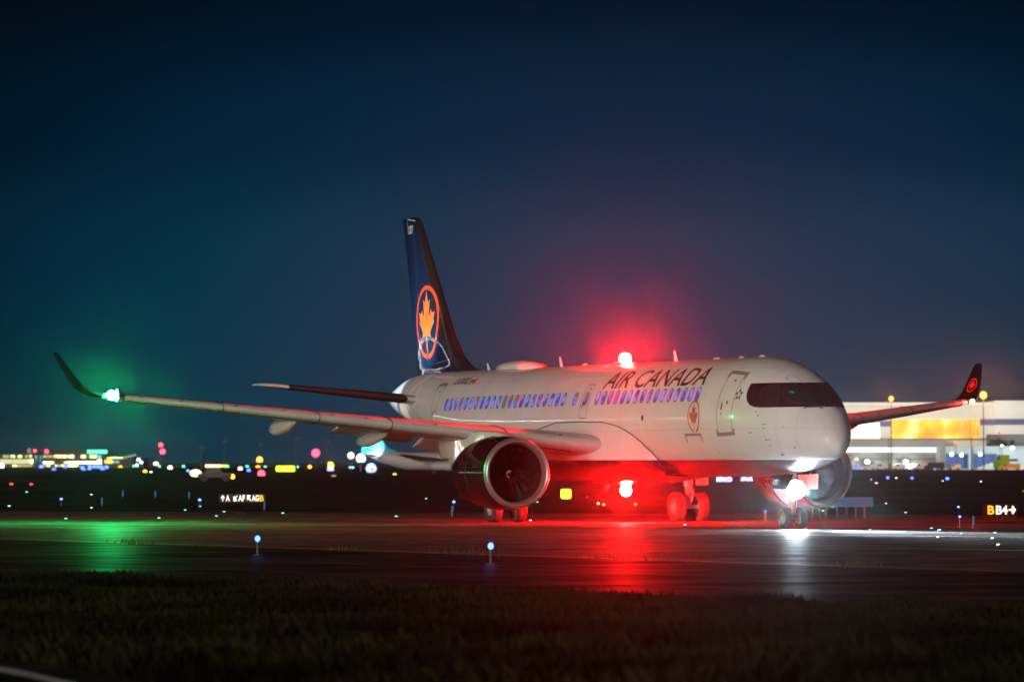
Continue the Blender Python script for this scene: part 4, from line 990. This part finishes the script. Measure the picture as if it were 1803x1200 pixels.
# near edge lights: bulb, stem and their own small pools of light
for px, py, lb in ((453.5, 947.5, 'bright blue taxiway edge light on the near edge, left, below the wing'), (864, 960.5, 'bright blue taxiway edge light on the near edge, directly below the engine')):
    z = .36; d = (CZ - z) * FPX / (py - 816.8); p = at(px, py, d); e = empty('edge_light', (p.x, p.y, 0), lb, 'edge light', 'blue edge lights along the near edge of the taxiway', YR)
    b = MB(); b.sphere((0, 0, z), .055, sz=1.2); b.build('lens', EM['blue'], e)
    b = MB(); b.tube((0, 0, 0), (0, 0, z - .07), .022, .02, 8); b.revolve([(0, .11), (.02, .10)], (0, 0, .0), (0, 0, 1), 14, 0, False, True); b.build('stem', m_fix, e)
    lamp('edge_lamp', 'POINT', (0, 0, z + .16), 5, (.04, .20, 1), .05, e)
# flush green centreline lights
for px, py, dm, lb in ((116, 912, 7, 'green flush light on the taxiway below the green wingtip, left one'), (280, 911, 7, 'green flush light just above the green pool of light, right of the wingtip'), (381, 907.5, 6, 'green flush light inside the yellow curve, nearest the camera'), (394.5, 900, 6, 'green flush light touching the yellow curve, upper one'),
    (326, 897, 6, 'green flush light at the left end of the yellow curve'), (498, 902.5, 7, 'green flush light right of the yellow curve'), (697.5, 908, 7, 'green flush light left of the main wheels behind the engine'), (934, 915, 6, 'pale flush light just right of the wheels behind the engine'),
    (1206, 923, 6, 'tiny white flush light right in front of the far main wheels'), (1532, 932, 7, 'cyan flush light in the lit pavement, first right of the nose wheels'), (1640, 929, 6, 'cyan flush light left of a close pair near the lettered sign'), (1654, 932, 8, 'cyan flush light, right one of a close pair below the lettered sign'),
    (1693, 938, 6, 'cyan flush light midway between the pair and the picture edge'), (1752, 937, 7, 'cyan flush light directly below the arrow of the lettered sign'), (1651, 944.5, 4, 'faint white flush light nearest the camera in the lit pavement, left'), (1747, 946.5, 4, 'faint white flush light nearest the camera in the lit pavement, middle'), (1757.5, 957.5, 5, 'white flush light nearest the camera at the far right'),
    (1594.5, 901.5, 6, 'green flush light on the dark pavement left of the lettered sign'), (1560, 885.5, 5, 'faint white flush light above the blue sign board end'), (161, 893, 6, 'pale green flush light above the left green flush light'), (16, 890, 7, 'pale green flush light nearest the left picture edge'), (161, 870, 6, 'green flush light behind the pale green one on the left'), (47, 865.5, 6, 'green flush light below the two red lights on the left'),
    (946.5, 883, 5, 'teal flush light at the right edge of the engine lip'), (1449, 898, 6, 'greenish white flush light right behind the nose wheels'), (750.5, 877, 5, 'small green light left of the engine, over dark grass'), (1543, 850, 6, 'yellowish white light in the grass right of the far engine'), (1660, 846, 4, 'small white light beside the far right blue edge light'), (1727, 847, 5, 'small white light in the grass towards the right edge'), (1578, 841, 6, 'warm white light between two blue lights below the hangar'),
    (1534, 843.5, 4, 'faint white light nearest the far engine below the hangar'), (352, 890.5, 6, 'pale blue reflection under the blue light beside the left sign, added as a lamp')):  # last entry: the blue light's reflection, put in as a glowing lens
    c = 'white' if 'white' in lb and 'greenish' not in lb else ('cyan' if 'cyan' in lb or 'pale' in lb or 'teal' in lb else 'green')
    light(px, py, dm * .62, c, lb, flush=True, sx=1.25, cat=TL)
# far blue edge lights
for px, py, dm, lb in ((351.5, 879.5, 7, 'bright blue light left of the lit direction sign'), (108, 878, 6.5, 'blue light alone on the dark field at far left'), (799, 883, 7, 'blue light just left of the engine'), (1687.5, 892, 6, 'blue light above another, left of the lettered sign'), (1690, 909, 6, 'blue light below another, left of the lettered sign'),
    (1563, 840.5, 6.5, 'blue light in the middle row below the hangar, left'), (1606, 841, 6, 'blue light in the middle row below the hangar, centre'), (1668, 842, 8, 'blue light in the middle row below the hangar, right'), (1558.5, 824.5, 5.5, 'blue light at the foot of the hangar, left'), (1605.5, 824.5, 5.5, 'blue light at the foot of the hangar, centre'), (1646, 825, 4, 'small blue light at the foot of the hangar, right'),
    (331, 828, 7, 'blue light left of the truck on the horizon'), (438, 827.5, 9, 'blue light left of the round red lamp on a post'), (1348, 900, 5, 'dim blue light left of the nose wheels')):
    light(px, py, dm * .8, 'blue' if py > 860 else 'dblue', lb, 'edge_light', 'edge light', sz=.8)
for px, py in ((72.5, 821), (95, 826.5), (115, 820.5), (145, 823), (147.5, 827), (157.5, 825.5), (158.5, 820.5), (166, 821), (173, 821.5), (179, 822), (180.5, 826.5), (187.5, 822)):
    light(px, py, 6.2, 'dblue', 'small blue edge light among the blue cluster in front of the terminal', 'edge_light', 'edge light', depth=1250 + (827 - py) * 60, group='blue edge lights clustered before the terminal', sx=1.15)
# dim teal markers, a glow put in for the light they reflect
for px, py, lb in ((179.5, 877.5, 'dim teal marker post left, right of the lone blue light'), (216.5, 864.5, 'dim teal marker post behind and right of the first'), (273.5, 866, 'faint teal marker post farther right on the dark field'), (465.5, 884, 'teal marker post at the right foot of the lit direction sign'), (796, 892.5, 'teal marker post just below the blue light by the engine'), (1713.5, 910, 'blue marker post at the left foot of the lettered sign'), (333, 868, 'faint teal marker above the blue light by the sign')):
    d = 1.6 * FPX / (py - 816.8); p = at(px, py, d); e = empty('marker_post', (p.x, p.y, 0), lb, 'marker post', None, YR); hh = p.z + 2.2 * d / FPX
    b = MB(); b.tube((0, 0, hh * .3), (0, 0, hh), 1.5 * d / FPX, None, 8); b.build('reflector_glow', EM['teal'], e); b = MB(); b.tube((0, 0, 0), (0, 0, hh * .3), .03, None, 6); b.build('post', m_fix, e)
# coloured lamps on the horizon
for px, py, dm, c, d, name, cat, lb, kw in (
    (2, 820, 12, 'white', 2000, 'apron_lamp', 'lamp', 'round white lamp at the left picture edge in front of the terminal', {}),
    (61.5, 793.5, 6, 'red', 2290, 'obstruction_light', 'red light', 'smaller red light on the terminal roof, left', {}), (82, 794.5, 8, 'red', 2290, 'obstruction_light', 'red light', 'larger red light on the terminal roof, right', {}),
    (191.5, 812, 16, 'sodium', 2250, 'apron_lamp', 'lamp', 'wide orange lamp glowing at the right end of the terminal', {'sz': .55}), (212, 821, 8, 'amber', 2000, 'apron_lamp', 'lamp', 'small amber lamp low, right of the terminal', {'sz': .5}),
    (255.5, 829.5, 8, 'amber', 900, 'apron_lamp', 'lamp', 'amber lamp on the dark field, left of a pale blue one', {'sz': .8}), (266, 831, 6, 'cool', 900, 'apron_lamp', 'lamp', 'small pale blue lamp right beside an amber one', {'sz': .6}),
    (274.5, 816, 10, 'peach', 2200, 'apron_lamp', 'lamp', 'peach coloured lamp right of the bluish shed', {'sz': .8}), (299.5, 823, 9, 'white', 1500, 'apron_lamp', 'lamp', 'round white lamp between shed and truck on the horizon', {}),
    (244, 809, 7, 'cool', 2310, 'apron_lamp', 'lamp', 'cool white lamp on top of the bluish shed', {}), (249, 813.5, 6, 'cool', 2305, 'apron_lamp', 'lamp', 'cool lamp on the right side of the bluish shed', {}), (241, 818.5, 6, 'cool', 2300, 'apron_lamp', 'lamp', 'cool lamp low on the bluish shed', {}),
    (235.5, 820, 5, 'green', 2250, 'field_lamp', 'green lamp', 'green lamp at the foot of the bluish shed', {}), (281, 820.5, 5, 'green', 2000, 'field_lamp', 'green lamp', 'green lamp under the peach lamp', {}), (323, 820.5, 5.5, 'green', 2000, 'field_lamp', 'green lamp', 'green lamp on the horizon left of the truck', {}), (401, 820.5, 5.5, 'green', 2000, 'field_lamp', 'green lamp', 'green lamp on the horizon right of the truck', {}), (435, 820.5, 7, 'green', 2000, 'field_lamp', 'green lamp', 'wide green lamp right of the round white one', {'sz': .6}), (467, 821, 5.5, 'green', 2000, 'field_lamp', 'green lamp', 'green lamp left of the yellow-green lit sign', {'sz': .7}),
    (423, 825, 8.5, 'white', 1300, 'apron_lamp', 'lamp', 'round white lamp on the horizon, right of the truck', {}), (457, 809, 12, 'sodium', 1450, 'apron_lamp', 'lamp', 'large round amber lamp above the red one, before a dark mast', {}), (454, 821, 9, 'amber', 1400, 'apron_lamp', 'lamp', 'flat amber lamp just below the large amber one', {'sz': .5}),
    (523, 821.5, 6, 'cyan', 1700, 'apron_lamp', 'lamp', 'small pale lamp at the right end of the yellow-green sign', {}), (505, 845.5, 7, 'amber', 560, 'field_lamp', 'lamp', 'dim amber lamp in the grass below the yellow-green sign', {'sz': .8}), (545.5, 821.5, 7.5, 'amber', 1700, 'apron_lamp', 'lamp', 'amber lamp below and left of the round red lamp', {}),
    (581.5, 819, 14, 'sodium', 1300, 'apron_lamp', 'lamp', 'amber lamp on top of a blue one', {}), (582, 826.5, 13, 'spb', 1100, 'apron_lamp', 'lamp', 'shimmering blue lamp under the amber one', {}), (587.5, 841.5, 14, 'peach', 620, 'apron_lamp', 'lamp', 'round peach lamp beneath the amber and blue pair', {}),
    (653.5, 824, 20, 'spb', 800, 'apron_lamp', 'lamp', 'shimmering blue lamp in front of the distant aeroplane', {}), (619, 822.5, 10, 'cyan', 1500, 'apron_lamp', 'lamp', 'faint greenish lamp below the white one, left of the distant aeroplane', {'sz': .5}), (695, 834.5, 7, 'yellow', 700, 'field_lamp', 'lamp', 'faint yellow lamp in the grass under the distant aeroplane', {'sz': .6}),
    (635.5, 806.5, 18, 'cool', 1000, 'apron_lamp', 'lamp', 'big round white lamp left of the teal tail', {}),
    (1275, 845, 30, 'spb', 420, 'apron_lamp', 'lamp', 'large shimmering blue lamp right of the far main wheels', {}), (1316, 845, 26, 'spb', 440, 'apron_lamp', 'lamp', 'shimmering blue and white lamp left of the nose wheels', {}), (1204, 850, 15, 'spb', 430, 'apron_lamp', 'lamp', 'shimmering blue lamp just left of the far main gear leg', {}),
    (1034, 875, 4, 'magenta', 215, 'field_lamp', 'lamp', 'tiny magenta lamp right of the yellow lit sign', {}), (1053.5, 886, 5, 'cyan', 180, 'field_lamp', 'lamp', 'tiny cyan lamp beside an orange one under the belly', {}), (1063, 888, 5, 'amber', 176, 'field_lamp', 'lamp', 'tiny orange lamp beside a cyan one under the belly', {}), (1119, 887, 5, 'amber', 178, 'field_lamp', 'lamp', 'tiny orange lamp right below the belly beacon', {}),
    (20, 851.5, 7, 'sred', 330, 'field_lamp', 'red light', 'brighter red light on the dark field at far left', {'sz': .55}), (55, 852, 6, 'sred', 326, 'field_lamp', 'red light', 'dimmer red light right of the brighter one at far left', {'sz': .55}),
    (1683, 779, 6, 'red', 1335, 'obstruction_light', 'red light', 'red light above the left blue door of the low building', {'sz': .6}), (1760, 762, 5, 'sred', 1330, 'obstruction_light', 'red light', 'faint red light over the roof machinery at far right', {}), (1764, 784, 6, 'white', 1320, 'apron_lamp', 'lamp', 'small warm lamp under the roof machinery at far right', {'sz': .6}), (1508, 808, 6, 'white', 1330, 'apron_lamp', 'lamp', 'small warm lamp just right of the nose', {'sz': .7}), (1802, 865, 7, 'yellow', 270, 'field_lamp', 'lamp', 'yellow lamp cut by the right picture edge', {'sz': .4}),
    ):
    light(px, py, dm * .93, c, lb, name, cat, depth=d, **kw)
# red lamp pairs and round red lamps on their masts
for items, px, d, lb in (([(783, 7.5), (794.5, 9)], 283, 2000, 'dark mast with two red lamps one above the other'), ([(797, 14)], 556, 1200, 'post with one round red lamp, right of the yellow-green sign'), ([(833.5, 13)], 460.5, 640, 'post with a round red lamp above a pale round cover'), ([(801.5, 12)], 618, 1000, 'post with a pinkish red lamp, left of the big white lamp')):
    e = empty('red_lamp_post', lateral(px, d), lb, 'lamp post', None, YR); hh = zpx(items[0][0], d)
    b = MB(); b.tube((0, 0, 0), (0, 0, hh), .16 * d / 1000, .12 * d / 1000, 6); b.build('post', m_mast, e)
    for k, (py, dm) in enumerate(items):
        b = MB(); b.sphere((1.0 if k else 0, -.5, zpx(py, d)), dm / 2 * d / FPX); b.build('lamp', EM['red' if px != 618 else 'peach'], e)
    if px == 460.5: b = MB(); b.sphere((-8 * d / FPX, -.6, zpx(846, d)), 6.2 * d / FPX); b.build('cover', EM['pale'], e)  # pale cover brightened by its own glow; it is no lamp
# sodium lamps above the hangar
for px, py, dm, en, lb in ((1569.5, 702, 9, 45000, 'smaller orange sodium lamp above the hangar roof, left'), (1732, 695.5, 13, 130000, 'large orange sodium lamp glowing beside the far winglet')):
    d = 1290; p = lateral(px, d); e = empty('sodium_lamp', p, lb, 'street lamp', None, YR); hh = zpx(py, d)
    b = MB(); b.tube((0, 0, 0), (0, 0, hh - .7), .22, .14, 8); b.build('pole', m_mast, e); b = MB(); b.sphere((0, 0, hh), dm / 2 * d / FPX * .9); b.build('lens', EM['sodium'], e)
    b = MB(); b.box((0, .2, hh + dm / 2 * d / FPX), (1.4, 1.4, .25)); b.build('hood', m_mast, e, smooth=False)
    lamp('sodium_glow', 'POINT', (0, -dm * .14, hh - .2), en * .12, (1, .30, .03), .3, e)

# ------------------------------------------------------------------ lit signs
def sign(name, px0, px1, y_top, y_bot, depth, label, panels, legs=4, legrow=None, group=None):
    """panels: list of (text, x0, x1, material); text rows fill the face"""
    c = lateral((px0 + px1) / 2, depth); e = empty(name, c, label, 'sign', group, YR); u = depth / FPX; w_ = (px1 - px0) * u; zt, zb = zpx(y_top, depth), zpx(y_bot, depth)
    b = MB(); b.box((0, .12, (zt + zb) / 2), (w_, .22, zt - zb)); b.build('board', m_board, e, smooth=False)
    for i in range(legs): b = MB(); b.box((-w_ / 2 + w_ * (i + .5) / legs, .12, zb / 2), (.05, .05, zb)); b.build('leg', m_fix, e, smooth=False)
    for txt, x0, x1, m in panels:
        if callable(txt): v, f = txt()
        else: v, f = text_mesh(txt, 1, .035)
        mn, mx_ = v.min(0), v.max(0); v = (v - mn) / (mx_ - mn)
        X0 = (x0 - (px0 + px1) / 2) * u; X1 = (x1 - (px0 + px1) / 2) * u; hz_ = (zt - zb); b = MB()
        i0 = b.verts([(X0 + a * (X1 - X0), -.012, zb + hz_ * (.12 + .76 * q)) for a, q in v])
        for t in f: b.face([i0 + k for k in t])
        b.build('lettering', m, e, smooth=False)
    return e
m_board = mat('sign_board_dark', (.010, .006, .004), .6)
m_tw_ = glowmat('sign_white', (1, .93, .80), 1.5); m_ty = glowmat('sign_amber', (1, .55, .02), 1.3)
def arrow(kind):
    def f():
        base = [(-.5, -.09), (.12, -.09), (-.08, -.34), (.10, -.42), (.50, 0), (.10, .42), (-.08, .34), (.12, .09), (-.5, .09)]
        a = {'right': 0, 'up': 90, 'downleft': 225, 'upleft': 135}[kind]; ca, sa = math.cos(R(a)), math.sin(R(a))
        v = np.array([(x * ca - y * sa, x * sa + y * ca) for x, y in base]); return v, [(0, 1, 7, 8), (2, 3, 4), (2, 4, 6), (4, 5, 6)]
    return f
sign('direction_sign', 1731, 1791, 886.5, 907.5, 135, 'dark sign reading B B4 with an arrow, right of the nose', [('B', 1738.5, 1750.5, m_ty), ('B4', 1753, 1774, m_tw_), (arrow('right'), 1775.5, 1788.5, m_tw_)], 6)
sign('direction_sign', 386, 467, 869, 883.5, 187, 'dark lit sign with a row of arrows and letters, on the left field', [(arrow('up'), 389, 396, m_tw_), ('A', 397.5, 405, m_tw_), (arrow('downleft'), 411, 418.5, m_tw_), ('AF', 419.5, 431.5, m_tw_), (arrow('upleft'), 435, 442.5, m_tw_), ('AG', 443.5, 456, m_tw_), ('B', 457, 464.5, m_ty)], 5)
def plain_sign(name, x0, x1, y0, y1, depth, col, label, legs=2, cat='sign'):
    e = empty(name, lateral((x0 + x1) / 2, depth), label, cat, None, YR); u = depth / FPX; w_ = (x1 - x0) * u; zt, zb = zpx(y0, depth), zpx(y1, depth)
    b = MB(); pl = rrect(w_, zt - zb, (zt - zb) * .22, 4, 0, (zt + zb) / 2); b.loft([[(x, -.06, z) for x, z in pl], [(x, .06, z) for x, z in pl]], 0, True, True, True); b.build('lit_panel', EM[col] if isinstance(col, str) else col, e, smooth=False)
    b = MB(); b.box((0, .22, (zt + zb) / 2), (w_ * 1.04, .28, (zt - zb) * 1.06)); b.build('board', m_board, e, smooth=False)
    for i in range(legs): b = MB(); b.box((-w_ / 2 + w_ * (i + .5) / legs, .2, zb / 2), (.08, .08, zb)); b.build('leg', m_fix, e, smooth=False)
    return e
plain_sign('lit_sign', 987, 1006, 860, 877.5, 205, 'yellow', 'small square sign glowing yellow, between engine and belly beacon')
plain_sign('lit_sign', 486, 519, 819.5, 829.5, 900, 'ygreen', 'wide yellow-green glowing sign on the horizon', 4)
# blue board on a row of posts behind the far engine
e = empty('blue_board', lateral(1485, 134), 'long blue board on a row of pale posts, right of the nose wheels', 'sign', None, YR); u = 134 / FPX
b = MB(); b.box((0, 0, zpx(883, 134)), (104 * u, .12, 17 * u)); b.build('board', mat('board_blue_lit', (.004, .09, .14), .5, emit=(0, .055, .11), strength=1), e, smooth=False)  # landing light on the board put in as a faint blue glow
b = MB(); b.box((0, -.08, zpx(883, 134)), (100 * u, .02, 1.0 * u)); b.build('stripe', m_fix, e, smooth=False)
for x in (1431, 1443, 1455, 1473.5, 1490, 1506.5, 1522): b = MB(); b.box(((x - 1485) * u, .02, zpx(891.5, 134) / 2), (3 * u, .05, zpx(891.5, 134))); b.build('post', m_fix, e, smooth=False)

# ------------------------------------------------------------------ vehicles
def truck(px0, px1, yb, label):
    d = (CZ) * FPX / (yb - 816.8); u = d / FPX; c = lateral((px0 + px1) / 2, d); e = empty('airfield_truck', c, label, 'truck', None, YR)
    m = mat('truck_paint', (.05, .05, .045), .4, coat=.6); b = MB()
    pl = [(-1.9, .45), (-1.95, .85), (-1.3, .95), (-.75, 1.55), (.55, 1.58), (.75, 1.0), (1.9, .98), (1.9, .45)]
    b.loft([[(x, -.85, z) for x, z in pl], [(x, .85, z) for x, z in pl]], 0, True, True, True); b.build('body', m, e, smooth=False)
    for x in (-1.25, 1.2):
        for y in (-.8, .8): b = MB(); b.tube((x, y - .1, .36), (x, y + .1, .36), .36, None, 16); b.build('wheel', m_tyre, e)
    b = MB(); b.box((-.1, -.86, 1.3), (1.1, .02, .35)); b.build('window', m_glass, e, smooth=False)
    b = MB(); b.box((-.25, 0, 1.76), (1.7, 1.2, .34)); b.build('light_bar', glowmat('light_bar_red', (1, .42, .30), 3.2), e, smooth=False)
    b = MB(); b.box((1.0, 0, 1.76), (.55, 1.0, .30)); b.build('light_bar', glowmat('light_bar_yellow', (1, .75, .06), 1.8), e, smooth=False)
    b = MB(); b.sphere((-2.2, -.4, .95), .55, sz=.75, sx=1.2); b.build('headlight', glowmat('headlight_warm', (1, .80, .38), 3.5), e)
    b = MB(); b.sphere((2.0, -.4, .55), .28); b.build('tail_lamp', EM['amber'], e)
    return e
truck(358, 400, 847, 'dark truck with a red and yellow light bar on the left horizon')
def van(px, depth, m, label, ln=4.6, ht=2.0, name='service_van', cat='van'):
    e = empty(name, lateral(px, depth), label, cat, None, YR); b = MB(); h_ = ht
    pl = [(-ln / 2, .4), (-ln / 2, h_ * .55), (-ln / 2 + .9, h_ * .62), (-ln / 2 + 1.5, h_), (ln / 2, h_), (ln / 2, .4)]
    b.loft([[(x, -.9, z) for x, z in pl], [(x, .9, z) for x, z in pl]], 0, True, True, True); b.build('body', m, e, smooth=False)
    for x in (-ln / 2 + .9, ln / 2 - .9): b = MB(); b.tube((x, -.95, .36), (x, .95, .36), .36, None, 14); b.build('wheel', m_tyre, e)
    b = MB(); b.box((-ln / 2 + 1.7, -.92, h_ * .78), (1.1, .02, h_ * .25)); b.build('window', m_glass, e, smooth=False)
    return e
m_van = mat('van_white', (.7, .7, .66), .4); m_van2 = mat('van_dark', (.03, .03, .03), .4); m_van3 = mat('loader_green', (.16, .40, .03), .5); m_van4 = mat('loader_orange', (.85, .35, .02), .5)
van(1552, 1310, m_van, 'white van parked below the left end of the hangar strip lights'); van(1583, 1310, m_van, 'white van parked left of the brightest dock lamp')
van(1621, 1315, m_van, 'pale van parked right of the dock lamp'); van(1645, 1305, m_van2, 'dark van parked in front of the pale loading dock', 7, 2.6)
van(1680, 1310, m_van, 'white van parked before the left blue door'); van(1530, 1312, m_van, 'white van parked under the left dock lamp'); van(1763, 1300, m_van3, 'green loader at far right beside the orange one', 5.5, 5.2, 'loader', 'loader'); van(1778, 1295, m_van4, 'orange loader at far right beside the green one', 7, 2.2, 'loader', 'loader')

# ------------------------------------------------------------------ distant aeroplane with a teal tail
DP = 800
DPL = empty('distant_airliner', lateral(790, DP), 'distant pale airliner with a glowing teal tail fin, behind the wing and engine', 'airliner', None, YR)
up_ = DP / FPX
def dx(px): return (px - 790) * up_
m_dp = mat('distant_white', (.42, .40, .38), .5); m_teal = mat('teal_tail_paint', (.01, .38, .62), .45)
b = MB(); rs = []
for px, zc, rr in ((643, 798, 1), (648, 799, 4), (665, 802, 9), (690, 807, 13), (715, 811, 15.5), (900, 812, 16), (918, 814, 13), (930, 817, 7), (936, 819, 1)):
    z = zpx(zc, DP); rs.append([(dx(px), rr * up_ * math.cos(a), z + rr * up_ * math.sin(a)) for a in [2 * math.pi * i / 24 for i in range(24)]])
b.loft(rs, 0, True, True, True); dfo = b.build('fuselage', m_dp, DPL)
b = MB(); pl = [(636, 797), (641, 752), (655, 752), (673, 775), (684, 788), (700, 795), (722, 799), (680, 803)]
b.loft([[(dx(x), -.22, zpx(y, DP)) for x, y in pl], [(dx(x), .22, zpx(y, DP)) for x, y in pl]], 0, True, True, True); b.build('tail_fin', m_teal, DPL, smooth=False)
b = MB(); b.loft([[(dx(735), -1.8, 2.6), (dx(790), -1.8, 2.7), (dx(790), -1.8, 3.0), (dx(735), -1.8, 3.0)], [(dx(700), -16, 4.0), (dx(712), -16, 4.0), (dx(712), -16, 4.12), (dx(700), -16, 4.12)]], 0, True, True, True)
b.loft([[(dx(735), 1.8, 2.6), (dx(790), 1.8, 2.7), (dx(790), 1.8, 3.0), (dx(735), 1.8, 3.0)], [(dx(700), 16, 4.0), (dx(712), 16, 4.0), (dx(712), 16, 4.12), (dx(700), 16, 4.12)]], 0, True, True, True); 
half = len(b.f) // 2
b1 = MB(); b1.v = b.v[:8]; b1.f = b.f[:half]; b1.m = b.m[:half]; b1.build('wing', m_dp, DPL, smooth=False)
b2 = MB(); b2.v = b.v[8:]; b2.f = [tuple(i - 8 for i in q) for q in b.f[half:]]; b2.m = b.m[half:]; b2.build('wing', m_dp, DPL, smooth=False)
for sy in (-1, 1):
    b = MB(); b.loft([[(dx(655), sy * .6, zpx(801, DP)), (dx(672), sy * .6, zpx(801, DP)), (dx(672), sy * .6, zpx(802.5, DP)), (dx(655), sy * .6, zpx(802.5, DP))], [(dx(645), sy * 6, zpx(799, DP)), (dx(652), sy * 6, zpx(799, DP)), (dx(652), sy * 6, zpx(800, DP)), (dx(645), sy * 6, zpx(800, DP))]], 0, True, True, True); b.build('tailplane', m_dp, DPL, smooth=False)
    b = MB(); b.tube((dx(760), sy * 5, 1.6), (dx(795), sy * 5, 1.6), .8, 1.05, 16); b.build('engine', m_dp, DPL)
    b = MB(); b.tube((dx(765), sy * 3, 0.55), (dx(765), sy * 3, 2.5), .14, None, 8); b.tube((dx(765), sy * 3 - .25, .55), (dx(765), sy * 3 + .25, .55), .55, None, 14); b.build('main_gear', m_tyre, DPL)
b = MB(); b.tube((dx(905), 0, .4), (dx(905), 0, 1.8), .1, None, 8); b.tube((dx(905), -.25, .4), (dx(905), .25, .4), .4, None, 14); b.build('nose_gear', m_tyre, DPL)
lamp('distant_logo_lamp', 'SPOT', (dx(672), -4.5, zpx(801, DP) + .3), 9000, (.70, .97, 1), .2, DPL, (dx(655), -.2, zpx(786, DP)), 70, .8)
# dark low scrub along the horizon
tb = MB(); xs = np.arange(-300, 2200, 9)
for i in range(len(xs) - 1):
    d = 2450; h0 = 2.2 + rng.uniform(0, 1.0); wallbox(tb, xs[i], xs[i + 1] - .3, 816.8 - (h0 - CZ) / M(d), 816.8 + CZ / M(d), d, 5)
tag(tb.build('horizon_scrub', mat('scrub', (.02, .024, .012), .95), smooth=False), kind='stuff')
